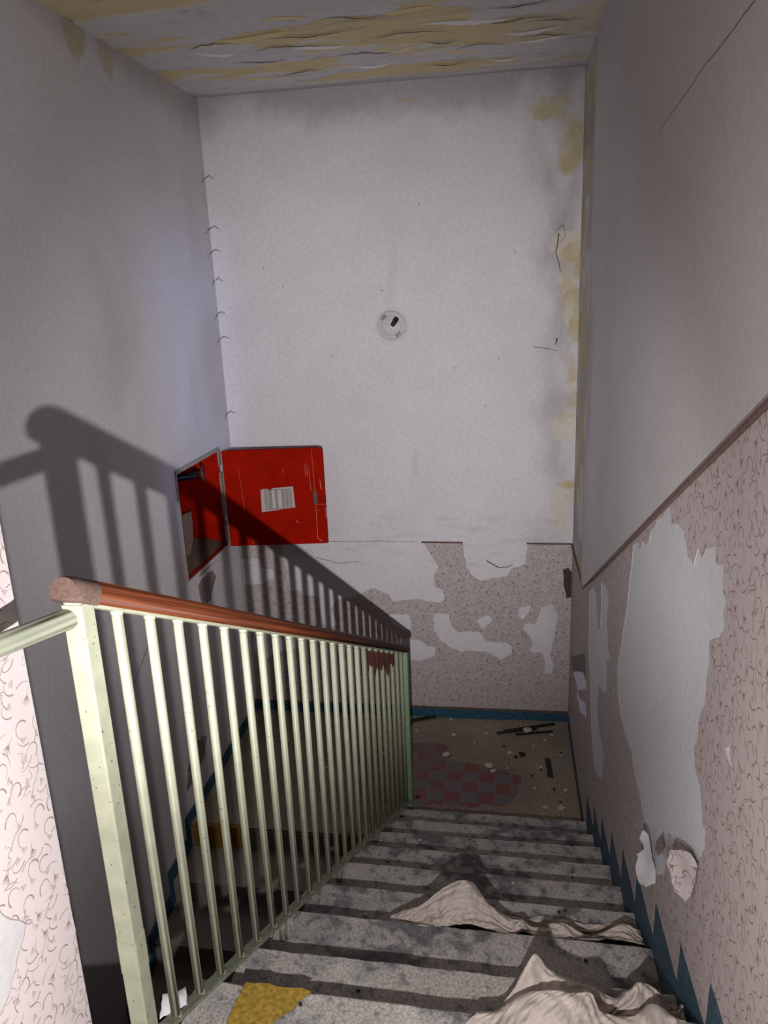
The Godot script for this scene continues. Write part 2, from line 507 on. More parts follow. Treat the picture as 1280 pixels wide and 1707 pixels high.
const DIRT_BARE = [-.424,-3.238, -.34,-3.283, -.159,-3.276, -.134,-3.154, -.156,-3.06, 0.064,-3.032, 0.221,-2.979, 0.316,-2.89, 0.302,-2.735, 0.229,-2.652, 0.041,-2.599, -.213,-2.57, -.347,-2.586, -.657,-2.557, -.762,-3.136]
const CABINET_LABEL = [-1.396,0.436, -1.378,0.444, -1.344,0.444, -1.337,0.431, -1.315,0.448, -1.176,0.456, -1.17,0.309, -1.4,0.283]
const PART_TEAR = [-.483,0.7, -.449,0.641, -.429,0.602, -.399,0.561, -.41,0.549, -.436,0.523, -.467,0.486, -.499,0.466, -.555,0.504]
const PART_EDGE = [-.258,1.315, -.255,1.132, -.249,0.79, -.254,0.159]


# ---------------------------------------------------------------- planes: own z points out of the surface into the stairwell
func on_back() -> Transform3D: return Transform3D(Basis.IDENTITY, Vector3(0, 0, BACK_Z))
func on_right() -> Transform3D: return Transform3D(Basis(Vector3.BACK, Vector3.UP, Vector3.LEFT), Vector3(RIGHT_X, 0, 0))
func on_left() -> Transform3D: return Transform3D(Basis(Vector3.FORWARD, Vector3.UP, Vector3.RIGHT), Vector3(LEFT_X, 0, 0))
func on_partition() -> Transform3D: return Transform3D(Basis(Vector3.FORWARD, Vector3.UP, Vector3.RIGHT), Vector3(-0.67, 0, 0))
func under_ceiling() -> Transform3D: return Transform3D(Basis(Vector3.RIGHT, Vector3.BACK, Vector3.DOWN), Vector3(0, CEIL_Y, 0))
func on_floor(y: float) -> Transform3D: return Transform3D(Basis(Vector3.RIGHT, Vector3.FORWARD, Vector3.UP), Vector3(0, y, 0))

func blob(p: Vector2, c: Vector2, r: Vector2, seed_at := 0.0) -> float:
	var d := ((p - c) / r).length()
	d += 0.75 * n_mid.get_noise_3d(p.x * 60.0, p.y * 60.0, seed_at) + 0.3 * n_fine.get_noise_3d(p.x * 90.0, p.y * 90.0, seed_at)
	return 1.0 - smoothstep(0.75, 1.0, d)

func dado(z: float) -> float:
	return maxf(0.003, 1.44 + 0.5146 * z)

const NOSE_L = [-0.03, -0.286, -0.593, -0.889, -1.185, -1.479, -1.762, -2.061, -2.346]
const NOSE_R = [0.005, -0.258, -0.56, -0.862, -1.161, -1.453, -1.75, -2.032, -2.328]

func rail_at(s: float) -> Vector3:
	return RAIL_A.lerp(RAIL_B, s)

func rail_x(z: float) -> float:
	return lerpf(RAIL_A.x, RAIL_B.x, (z - RAIL_A.z) / (RAIL_B.z - RAIL_A.z))


# ---------------------------------------------------------------- the shell
func build_shell():
	var plaster := func(u, v, tint):
		var k := 1.0 + 0.06 * n_soft.get_noise_2d(u * 60.0 + 31.0, v * 60.0) + 0.04 * n_mid.get_noise_2d(u * 50.0, v * 50.0 + 9.0)
		return Color(tint.r * k, tint.g * k, tint.b * k)
	var old_yellow := Color(0.45, 0.375, 0.20)
	# back wall with damp, peeled strip along its right side
	var st := mb(true)
	var stains := [[0.50, 2.68, 0.085, 0.055], [0.42, 2.70, 0.05, 0.03], [0.60, 2.48, 0.05, 0.13], [0.59, 2.36, 0.05, 0.05], [0.64, 1.80, 0.05, 0.10], [0.62, 1.60, 0.055, 0.09], [0.655, 1.42, 0.035, 0.12], [0.64, 1.15, 0.035, 0.11], [0.65, 0.97, 0.05, 0.085], [0.60, 0.87, 0.03, 0.03], [0.64, 0.42, 0.06, 0.02]]
	var pale := [[0.60, 1.93, 0.07, 0.08], [0.62, 1.68, 0.06, 0.06], [0.63, 1.50, 0.05, 0.12], [0.63, 1.05, 0.04, 0.10], [0.62, 0.80, 0.06, 0.10], [0.58, 0.25, 0.05, 0.14]]
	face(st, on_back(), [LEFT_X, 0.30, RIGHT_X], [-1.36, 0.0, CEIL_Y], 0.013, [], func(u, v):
		var c: Color = plaster.call(u, v, Color(0.615, 0.59, 0.615))
		var p := Vector2(u, v)
		var damp := smoothstep(0.36, 0.6, u + 0.10 * n_mid.get_noise_2d(u * 40, v * 40) + 0.02 * v) * (0.55 + 0.45 * smoothstep(-0.3, 1.5, v))
		c = c.lerp(Color(0.38, 0.355, 0.36), 0.85 * damp * clampf(0.6 + n_mid.get_noise_2d(u * 70, v * 30), 0, 1))
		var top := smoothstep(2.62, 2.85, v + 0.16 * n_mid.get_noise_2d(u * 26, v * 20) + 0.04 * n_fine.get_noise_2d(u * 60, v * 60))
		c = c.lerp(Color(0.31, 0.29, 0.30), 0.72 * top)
		if u > 0.28:
			for s in pale: c = c.lerp(Color(0.60, 0.54, 0.46), 0.7 * blob(p, Vector2(s[0], s[1]), Vector2(s[2] * 1.4, s[3] * 1.2), s[1]))
			for s in stains: c = c.lerp(old_yellow, clampf(0.55 + 0.9 * n_mid.get_noise_2d(u * 80.0, v * 80.0), 0.1, 0.85) * blob(p, Vector2(s[0], s[1]), Vector2(s[2] * 1.45, s[3] * 1.3), s[1] * 3.0))
		if v > 2.74: c = c.lerp(old_yellow, 0.6 * blob(p, Vector2(-0.34, 2.775), Vector2(0.08, 0.016), 2.0))
		if v < 0.2 and v > -0.2: c = c.lerp(Color(0.42, 0.39, 0.37), 0.35 * smoothstep(0.1, 0.5, n_mid.get_noise_2d(u * 35.0, v * 220.0)))
		# faint smear under the fitting and a darker halo round it
		c = c.lerp(Color(0.45, 0.43, 0.42), 0.35 * blob(p, Vector2(-0.37, 0.58), Vector2(0.018, 0.13), 5.0))
		c = c.lerp(Color(0.42, 0.40, 0.38), 0.4 * (1.0 - smoothstep(0.085, 0.125, p.distance_to(Vector2(-0.496, 1.474)))))
		c = c.lerp(Color(0.42, 0.40, 0.40), 0.25 * (1.0 - smoothstep(0.0, 0.05, absf(u + 0.49 + 0.02 * sin(v * 9.0)))) * smoothstep(1.5, 1.65, v) * (1.0 - smoothstep(1.8, 2.2, v)))
		return c, func(u, v):
		return 0.002 * n_mid.get_noise_2d(u * 30, v * 30) * smoothstep(0.3, 0.5, u) * (1.0 if u < RIGHT_X - 0.001 else 0.0))
	slab(st, Vector3(LEFT_X - 0.3, -2.9, BACK_Z - 0.25), Vector3(RIGHT_X + 0.3, CEIL_Y + 0.2, BACK_Z - 0.01))
	var back: MeshInstance3D = struct(put(st, "wall_back", M.plaster), "back wall of the stairwell, grey plaster over torn patterned wallpaper")
	# left wall with the hole for the hose cabinet
	st = mb(true)
	var niche := Rect2(2.656, 0.075, 0.694, 0.65)
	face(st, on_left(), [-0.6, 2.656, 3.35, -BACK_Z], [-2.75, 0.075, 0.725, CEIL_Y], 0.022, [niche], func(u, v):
		var c: Color = plaster.call(u, v, Color(0.61, 0.585, 0.60))
		c = c.lerp(Color(0.40, 0.36, 0.34), 0.35 * smoothstep(0.05, 0.5, n_soft.get_noise_2d(u * 90.0, v * 45.0) - 0.1))
		var p := Vector2(u, v)
		c = c.lerp(old_yellow, 0.8 * blob(p, Vector2(2.15, 2.84), Vector2(0.10, 0.10), 1.0))
		c = c.lerp(old_yellow, 0.6 * blob(p, Vector2(2.42, 2.83), Vector2(0.08, 0.09), 4.0))
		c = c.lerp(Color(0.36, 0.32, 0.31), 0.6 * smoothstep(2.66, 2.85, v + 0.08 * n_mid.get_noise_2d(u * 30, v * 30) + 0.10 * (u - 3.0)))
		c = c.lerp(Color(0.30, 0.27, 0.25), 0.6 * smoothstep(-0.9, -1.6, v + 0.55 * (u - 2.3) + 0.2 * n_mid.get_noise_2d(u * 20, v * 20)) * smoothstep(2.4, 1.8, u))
		return c)
	slab(st, Vector3(LEFT_X - 0.30, -2.9, -2.656), Vector3(LEFT_X - 0.004, CEIL_Y + 0.2, 3.3))
	slab(st, Vector3(LEFT_X - 0.30, -2.9, BACK_Z), Vector3(LEFT_X - 0.004, CEIL_Y + 0.2, -3.35))
	slab(st, Vector3(LEFT_X - 0.30, -2.9, -3.35), Vector3(LEFT_X - 0.004, 0.075, -2.656))
	slab(st, Vector3(LEFT_X - 0.30, 0.725, -3.35), Vector3(LEFT_X - 0.004, CEIL_Y + 0.2, -2.656))
	slab(st, Vector3(LEFT_X - 0.32, 0.0, -3.4), Vector3(LEFT_X - 0.25, 0.8, -2.6))
	var left: MeshInstance3D = struct(put(st, "wall_left", M.plaster), "left wall of the stairwell, bare grey plaster with red cabinet recess")
	# right wall: thick old plaster above the dado ends short of the back corner
	st = mb(true)
	var opening := Rect2(0.65, 1.32, 0.57, 0.73)  # added unseen opening, sized to shape the daylight patch on the left wall
	face(st, on_right(), [BACK_Z, -2.872, -2.868, 0.65, 1.22, 3.2], [-1.36, 0.0, 1.32, 2.05, CEIL_Y], 0.02, [opening], func(u, v):
		var c: Color = plaster.call(u, v, Color(0.53, 0.50, 0.505) if v > dado(u) else Color(0.60, 0.61, 0.635))
		var p := Vector2(u, v)
		var damp := 1.0 - smoothstep(-2.95, -2.80, u)
		c = c.lerp(Color(0.58, 0.55, 0.52), 0.8 * damp)
		if u < -2.80 and v > 0.0:
			c = c.lerp(Color(0.34, 0.31, 0.30), 0.75 * damp * smoothstep(-0.15, 0.35, n_mid.get_noise_2d(u * 30, v * 40)))
			c = c.lerp(old_yellow, 0.8 * damp * smoothstep(0.0, 0.12, n_mid.get_noise_2d(u * 22.0 + 50.0, v * 34.0 + 12.0)))
			c = c.lerp(Color(0.30, 0.26, 0.22), 0.7 * damp * smoothstep(2.30, 2.45, v) * (1.0 - smoothstep(2.5, 2.7, v)))
		c = c.lerp(Color(0.36, 0.34, 0.34), 0.45 * blob(p, Vector2(-2.75, 1.25), Vector2(0.12, 0.45), 2.0))
		c = c.lerp(Color(0.41, 0.37, 0.36), 0.35 * smoothstep(0.0, 0.5, n_soft.get_noise_2d(u * 30.0, v * 45.0 + 40.0)))
		return c, func(u, v):
		return 0.014 * (1.0 - smoothstep(-2.80, -2.25, u)) if u > -2.871 and v > dado(u) else 0.0)
	slab(st, Vector3(RIGHT_X + 0.004, -2.9, BACK_Z), Vector3(RIGHT_X + 0.08, CEIL_Y + 0.2, 0.65))
	slab(st, Vector3(RIGHT_X + 0.004, -0.2, 1.22), Vector3(RIGHT_X + 0.08, CEIL_Y + 0.2, 3.3))
	slab(st, Vector3(RIGHT_X + 0.004, 2.05, 0.65), Vector3(RIGHT_X + 0.08, CEIL_Y + 0.2, 1.22))
	slab(st, Vector3(RIGHT_X + 0.004, -0.2, 0.65), Vector3(RIGHT_X + 0.08, 1.32, 1.22))
	var right: MeshInstance3D = struct(put(st, "wall_right", M.plaster), "right wall along the stairs, grey plaster above torn patterned wallpaper")
	# partition beside the upper landing
	st = mb(true)
	face(st, on_partition(), [-3.2, -0.258], [FLOOR_Y, CEIL_Y], 0.05, [], func(u, v): return plaster.call(u, v, Color(0.66, 0.64, 0.64)))
	slab(st, Vector3(-0.79, -0.05, 0.2555), Vector3(-0.673, CEIL_Y, 3.2))
	var part: MeshInstance3D = struct(put(st, "wall_partition", M.plaster), "partition wall beside the top of the stairs, covered with pale patterned wallpaper")
	# ceiling with stretched flakes of old yellow paint
	st = mb(true)
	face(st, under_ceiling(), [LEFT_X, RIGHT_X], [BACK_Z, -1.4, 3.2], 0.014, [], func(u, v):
		var c: Color = plaster.call(u, v, Color(0.60, 0.58, 0.585))
		var near := n_mid.get_noise_2d(u * 8.0 + 5.0, v * 34.0) + 0.35 * n_fine.get_noise_2d(u * 14.0, v * 40.0)
		var where := smoothstep(-3.55, -3.40, v) * (1.0 - 0.45 * smoothstep(0.0, 0.6, u))
		c = c.lerp(Color(0.63, 0.52, 0.26), 0.85 * where * smoothstep(-0.06, 0.0, near))
		var thin := n_mid.get_noise_2d(u * 5.0 + 60.0, v * 50.0)
		c = c.lerp(Color(0.30, 0.26, 0.25), 0.45 * (1.0 - smoothstep(0.0, 0.03, absf(thin))))
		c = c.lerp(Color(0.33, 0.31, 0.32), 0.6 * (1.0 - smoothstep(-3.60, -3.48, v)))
		return c, func(u, v):
		var near := n_mid.get_noise_2d(u * 8.0 + 5.0, v * 34.0) + 0.35 * n_fine.get_noise_2d(u * 14.0, v * 40.0)
		return 0.004 * (1.0 - smoothstep(-0.05, 0.0, near)) + 0.004 * n_mid.get_noise_2d(u * 8.0, v * 90.0) if v < -1.4 and v > BACK_Z + 0.01 else 0.0)
	slab(st, Vector3(LEFT_X - 0.3, CEIL_Y + 0.02, BACK_Z - 0.2), Vector3(RIGHT_X + 0.3, CEIL_Y + 0.2, 3.3))
	var ceiling: MeshInstance3D = struct(put(st, "ceiling", M.ceiling), "grey ceiling with long yellow patches of flaking paint")
	# curled flakes hanging from the ceiling
	var r := RandomNumberGenerator.new()
	r.seed = 5
	for f in [[-0.95, -2.55, 0.42, 0.05], [-0.70, -2.80, 0.30, 0.04], [-0.30, -2.95, 0.20, 0.035], [0.05, -2.62, 0.45, 0.045], [0.35, -2.85, 0.30, 0.04], [-1.2, -2.75, 0.25, 0.04], [-0.5, -3.2, 0.25, 0.03], [0.0, -3.1, 0.2, 0.03], [-1.15, -3.25, 0.2, 0.03], [-0.2, -2.40, 0.3, 0.03], [0.40, -3.0, 0.28, 0.03], [-0.75, -2.35, 0.22, 0.03], [-1.0, -3.0, 0.16, 0.03], [0.2, -3.3, 0.18, 0.025]]:
		st = mb(true)
		var n := 14
		for i in n:
			for j in 3:
				var v := []
				for c in [[i, j], [i + 1, j], [i + 1, j + 1], [i, j + 1]]:
					var t: float = float(c[0]) / n
					var w: float = sin(PI * clampf(t, 0.03, 0.97)) * f[3] * 0.5 * (1.0 + 0.5 * n_fine.get_noise_2d(f[0] * 100 + c[0] * 9.0, 3.0))
					var s: float = c[1] / 3.0
					v.append(Vector3(f[0] + (t - 0.5) * f[2], CEIL_Y - 0.005 - 0.55 * w * s * s, f[1] + 0.02 * sin(t * 5.0 + f[0] * 9.0) - w * s))
				quad(st, v[0], v[1], v[2], v[3])
		put(st, "paint_flake", [M.old_paint, M.grey_paint][0 if r.randf() < 0.6 else 1], ceiling)
	for f in [[-0.70, -2.60, 0.5], [-0.25, -2.72, 0.45], [0.25, -2.66, 0.5], [-1.05, -2.95, 0.3], [-0.5, -2.98, 0.35], [0.1, -3.02, 0.3], [-0.9, -3.22, 0.3], [-0.1, -3.3, 0.3], [0.42, -2.95, 0.25], [-1.2, -2.62, 0.3], [-0.45, -2.42, 0.3], [0.3, -2.48, 0.3], [-0.1, -2.9, 0.2], [0.45, -2.72, 0.3], [-0.85, -2.75, 0.35]]:
		st = mb()
		var line := []
		for i in 11:
			var t := i / 10.0 - 0.5
			line.append(Vector2(f[0] + t * f[2], f[1] + 0.03 * n_fine.get_noise_2d(f[0] * 90 + t * 70, f[1] * 90) + 0.02 * sin(t * 6.0 + f[0] * 20.0)))
		ribbon(st, line.slice(0, 6), 0.001, 0.012, under_ceiling(), 0.008)
		ribbon(st, line.slice(5, 11), 0.012, 0.001, under_ceiling(), 0.008)
		put(st, "crack", M.crack_brown, ceiling)
	# back of the upper landing, corridor and the rest of the house outside the frame
	st = mb()
	box(st, Vector3(-0.49, 0.0, 3.3), Vector3(2.9, 6.0, 0.2))
	struct(put(st, "wall_front", M.wall_plain))
	st = mb()
	box(st, Vector3(0.0, FLOOR_Y - 0.09, 1.75), Vector3(1.34, 0.18, 2.92))
	struct(put(st, "floor", M.floor_plain), "worn floor of the upper landing")
	st = mb()
	box(st, Vector3(-0.49, -2.78, -0.2), Vector3(2.4, 0.16, 7.0))
	struct(put(st, "floor_lower", M.floor_plain))
	st = mb()
	box(st, Vector3(2.12, 0.05, 2.2), Vector3(2.7, 0.2, 5.0))
	box(st, Vector3(2.12, 2.95, 2.2), Vector3(2.7, 0.2, 5.0))
	box(st, Vector3(3.45, 1.5, 2.2), Vector3(0.1, 2.8, 5.0))
	box(st, Vector3(2.2, 1.5, -0.25), Vector3(2.6, 2.8, 0.1))
	box(st, Vector3(2.2, 1.5, 4.65), Vector3(2.6, 2.8, 0.1))
	box(st, Vector3(0.8, 1.5, 3.9), Vector3(0.1, 2.8, 1.5))
	struct(put(st, "wall_corridor", M.wall_plain))
	return [back, left, right, part]

func build_landing():
	# slab under the tiles; the tiles that lie bare are pieces of their own
	var st := mb()
	box(st, Vector3(-0.49, LANDING_Y - 0.105, -2.93), Vector3(2.328, 0.19, 1.34))
	var floor_slab: MeshInstance3D = struct(put(st, "floor_landing", M.grout), "landing floor of red and grey checked tiles under dirt")
	var bare := torn(pairs(DIRT_BARE), 0.02, 2.0, 0.02)
	for i in range(-11, 9):
		for j in range(-5, 2):
			var c := Vector2(-0.150 + 0.105 * (i + 0.5), -2.735 + 0.105 * (j + 0.5))
			var d := 1.0
			if Geometry2D.is_point_in_polygon(c, bare): d = 0.0
			for k in bare.size(): d = minf(d, c.distance_to(bare[k])) if d > 0.0 else d
			if d > 0.08 or c.x > 0.6 or c.y > -2.40:
				continue
			var t := mb()
			var s := 0.1012
			box(t, Vector3(c.x, LANDING_Y - 0.006 + rng.randf_range(-0.0008, 0.0008), c.y), Vector3(s, 0.012, s), Transform3D.IDENTITY, 0.001)
			var centre := c.distance_to(Vector2(0.02, -2.72)) + rng.randf_range(-0.05, 0.05)
			var fade := clampi(int(centre / 0.20), 0, 3)
			put(t, "tile", (M.tile_red if posmod(i + j, 2) == 0 else M.tile_grey)[fade], floor_slab)
	# dirt lying on the rest: fine grid, thin, thickening towards the walls
	st = mb(true)
	var nx := 116
	var nz := 66
	var pts := []
	for j in nz + 1:
		for i in nx + 1:
			var p := Vector2(lerpf(LEFT_X + 0.01, RIGHT_X - 0.005, float(i) / nx), lerpf(BACK_Z + 0.01, -2.27, float(j) / nz))
			var in_bare := Geometry2D.is_point_in_polygon(p, bare)
			var d := 9.0
			for k in range(0, bare.size(), 2): d = minf(d, p.distance_to(bare[k]))
			d = -d if in_bare else d
			var h := 0.0035 * smoothstep(-0.02, 0.06, d + 0.03 * n_mid.get_noise_2d(p.x * 90, p.y * 90)) - 0.0012
			h += 0.02 * smoothstep(-3.40, -3.60, p.y) * (0.4 + 0.6 * n_mid.get_noise_2d(p.x * 30, 4.0)) + 0.0016 * n_fine.get_noise_2d(p.x * 130, p.y * 130)
			if p.y > -2.36: h = minf(h, 0.001)
			var c := Color(0.32, 0.255, 0.185).lerp(Color(0.42, 0.345, 0.26), clampf(0.5 + n_mid.get_noise_2d(p.x * 25, p.y * 25), 0, 1))
			c = c.lerp(Color(0.30, 0.225, 0.20), 0.7 * (1.0 - smoothstep(0.0, 0.25, d)))
			pts.append([Vector3(p.x, LANDING_Y + h, p.y), c])
	for j in nz:
		for i in nx:
			var a: int = j * (nx + 1) + i
			for k in [a, a + 1, a + nx + 2, a, a + nx + 2, a + nx + 1]:
				st.set_color(pts[k][1]); st.set_uv(Vector2.ZERO); st.add_vertex(pts[k][0])
	tag(put(st, "dirt", M.soil), "brown dust and dirt lying over the landing tiles", "dirt", "", "stuff")

func build_steps():
	# upper flight: nine treads; each step a part
	var root := base("stair_flight")
	tag(root, "upper flight of worn grey concrete steps going down to the landing", "stairs")
	var dirty := func(x, z, k):
		var n: float = n_mid.get_noise_2d(x * 30.0 + k * 13.0, z * 45.0) + 0.6 * n_fine.get_noise_2d(x * 60.0, z * 60.0 + k * 5.0)
		var c := Color(0.42, 0.385, 0.35).lerp(Color(0.31, 0.30, 0.295), smoothstep(-0.2, 0.3, n))
		c = c.lerp(Color(0.10, 0.10, 0.105), 0.72 * smoothstep(0.16, 0.5, n + 0.28 * n_soft.get_noise_2d(x * 60.0 + 8.0, k * 20.0)))
		c = c.lerp(Color(0.09, 0.09, 0.09), 0.6 * smoothstep(0.18, 0.4, n_fine.get_noise_2d(x * 140.0 + 30.0, z * 140.0 + k * 9.0) + 0.35 * n))
		c = c.lerp(Color(0.52, 0.49, 0.45), 0.6 * smoothstep(0.25, 0.5, n_fine.get_noise_2d(x * 45.0 + 77.0, z * 45.0 + k)))
		return c
	for k in 9:
		var y := -RISE * k
		var back_l: float = NOSE_L[k]
		var back_r: float = NOSE_R[k]
		var front_l: float = NOSE_L[k - 1] if k else 0.265
		var front_r: float = NOSE_R[k - 1] if k else 0.295
		var x0 := rail_x((back_l + front_l) / 2) - 0.035
		var x1 := RIGHT_X - 0.002
		var st := mb(false)
		var nx := 190
		var nz := 48
		var grid := []
		for j in nz + 1:
			for i in nx + 1:
				var s := float(i) / nx
				var t := float(j) / nz
				var x := lerpf(x0, x1, s)
				var zb := lerpf(back_l, back_r, s)
				var zf := lerpf(front_l, front_r, s)
				var edge := 0.006 * maxf(0.0, n_fine.get_noise_2d(x * 70.0, k * 31.0)) + 0.004 * maxf(0.0, n_mid.get_noise_2d(x * 60.0, k * 7.0))
				var z := lerpf(zb + edge, zf, t)
				var dip := 0.0025 * n_mid.get_noise_2d(x * 40.0, z * 40.0) - (0.004 if j == 0 else 0.0)
				grid.append([Vector3(x, y + dip, z), dirty.call(x, z, k)])
		for j in nz:
			for i in nx:
				var a: int = j * (nx + 1) + i
				for v in [a, a + 1, a + nx + 2, a, a + nx + 2, a + nx + 1]:
					st.set_color(grid[v][1]); st.set_uv(Vector2.ZERO); st.add_vertex(grid[v][0])
		# nosing face, side and underside
		st.set_color(Color(0.33, 0.30, 0.27))
		for i in nx:
			var a: Vector3 = grid[i][0]
			var b: Vector3 = grid[i + 1][0]
			quad(st, Vector3(b.x, y - RISE - 0.01, b.z), Vector3(a.x, y - RISE - 0.01, a.z), a, b)
		var f0 := Vector3(x0, y, front_l)
		var b0: Vector3 = grid[0][0]
		quad(st, Vector3(x0, y - 0.19, back_l), Vector3(x0, y - 0.19, front_l), f0, b0)
		quad(st, Vector3(x1, y - 0.19, front_r), Vector3(x1, y - 0.19, back_r), grid[nx][0], Vector3(x1, y, front_r))
		quad(st, Vector3(x0, y - 0.19, front_l), Vector3(x0, y - 0.19, back_l), Vector3(x1, y - 0.19, back_r), Vector3(x1, y - 0.19, front_r))
		put(st, "step", M.concrete, root)
	var pl := mb()
	sheet(pl, [torn(pairs([-0.427, -0.023, -0.331, -0.02, -0.254, -0.016, -0.276, 0.012, -0.299, 0.04, -0.326, 0.077, -0.337, 0.092, -0.437, 0.104, -0.432, 0.045]), 0.006, 3.0, 0.012)], Transform3D(Basis(Vector3.RIGHT, Vector3.BACK, Vector3.DOWN), Vector3(0, 0.0052, 0)), 0.0, 0.001)
	tag(put(pl, "painted_corner", M.yellow, root), "yellow painted corner")
	var soffit := mb()
	prism(soffit, PackedVector2Array([Vector2(0.29, -0.02), Vector2(0.29, -0.25), Vector2(-2.2, -1.54), Vector2(-2.34, -1.54), Vector2(-2.34, -1.40)]), Transform3D(Basis(Vector3.BACK, Vector3.UP, Vector3.LEFT), Vector3(0.12, 0, 0)), -0.55, 0.56)
	put(soffit, "stair_slab", M.floor_plain, root)
	# lower flight, turning back under the upper one
	var low := base("stair_flight")
	tag(low, "dark lower flight of steps behind the railing, yellow edge at its top", "stairs")
	for k in range(1, 9):
		var y := LANDING_Y - RISE * k
		var z0 := -2.26 + 0.291 * (k - 1)
		var s := mb()
		s.set_color(Color(0.30, 0.255, 0.225))
		box(s, Vector3(-1.11, y - 0.085, z0 + 0.1455), Vector3(1.08, 0.17, 0.291), Transform3D.IDENTITY, 0.004)
		put(s, "step", M.concrete, low)
	for e in [[-1.625, -1.32], [-0.74, -0.60]]:
		var s := mb()
		box(s, Vector3((e[0] + e[1]) / 2, LANDING_Y - 0.075, -2.2585), Vector3(e[1] - e[0], 0.146, 0.003), Transform3D.IDENTITY, 0.001)
		box(s, Vector3((e[0] + e[1]) / 2, LANDING_Y - 0.001, -2.2760), Vector3(e[1] - e[0], 0.010, 0.034), Transform3D.IDENTITY, 0.002)
		tag(put(s, "painted_corner", M.yellow_dark, low), "yellow painted corner")
	var bs := mb()
	prism(bs, PackedVector2Array([Vector2(-2.26, -1.49), Vector2(-2.26, -1.78), Vector2(-0.2, -2.70), Vector2(0.07, -2.70), Vector2(0.07, -2.60)]), Transform3D(Basis(Vector3.BACK, Vector3.UP, Vector3.LEFT), Vector3(-1.11, 0, 0)), -0.54, 0.53)
	put(bs, "stair_slab", M.floor_plain, low)

func build_skirtings():
	# blue painted skirting: level on the landing, stepping along both flights
	var st := mb()
	box(st, Vector3(-0.49, LANDING_Y + 0.035, BACK_Z + 0.007), Vector3(2.328, 0.085, 0.014), Transform3D.IDENTITY, 0.003)
	var o: MeshInstance3D = struct(put(st, "baseboard_back", M.blue), "blue painted skirting along the back wall of the landing")
	st = mb()
	box(st, Vector3(-0.49, LANDING_Y + 0.085, BACK_Z + 0.006), Vector3(2.328, 0.016, 0.012), Transform3D.IDENTITY, 0.003)
	put(st, "top_edge", M.blue_top, o)
	var low := [Vector2(3.6, LANDING_Y - 0.01), Vector2(2.26, LANDING_Y - 0.01)]
	var high := [Vector2(3.6, LANDING_Y + 0.07), Vector2(2.23, LANDING_Y + 0.07)]
	for k in range(1, 9):
		var y := LANDING_Y - RISE * k
		var z := 2.26 - 0.291 * (k - 1)
		low.append(Vector2(z, y - 0.01)); low.append(Vector2(z - 0.291, y - 0.01))
		high.append(Vector2(z - 0.03, y + 0.085)); high.append(Vector2(z - 0.291 - 0.03, y + 0.085))
	high.reverse()
	var prof := PackedVector2Array(low + high)
	if Geometry2D.is_polygon_clockwise(prof): prof.reverse()
	st = mb()
	prism(st, prof, on_left(), 0.001, 0.014)
	struct(put(st, "baseboard_left", M.blue), "blue skirting stepping down the left wall with the lower flight")
	low = [Vector2(BACK_Z + 0.015, LANDING_Y - 0.01), Vector2(-2.34, LANDING_Y - 0.01)]
	high = [Vector2(BACK_Z + 0.015, LANDING_Y + 0.09), Vector2(-2.34, LANDING_Y + 0.09)]
	for k in range(8, -1, -1):
		var z0: float = NOSE_R[k]
		var z1: float = NOSE_R[k - 1] if k else 0.29
		low.append(Vector2(z0, -RISE * k - 0.01)); low.append(Vector2(z1, -RISE * k - 0.01))
		high.append(Vector2(z0 - 0.005, -RISE * k + 0.26)); high.append(Vector2(z1 - 0.006, -RISE * k + 0.26))
	high.reverse()
	prof = PackedVector2Array(low + high)
	if Geometry2D.is_polygon_clockwise(prof): prof.reverse()
	st = mb()
	prism(st, prof, on_right(), 0.0002, 0.0009)
	struct(put(st, "baseboard_right", M.blue_worn), "blue painted band stepping down the right wall along the treads")

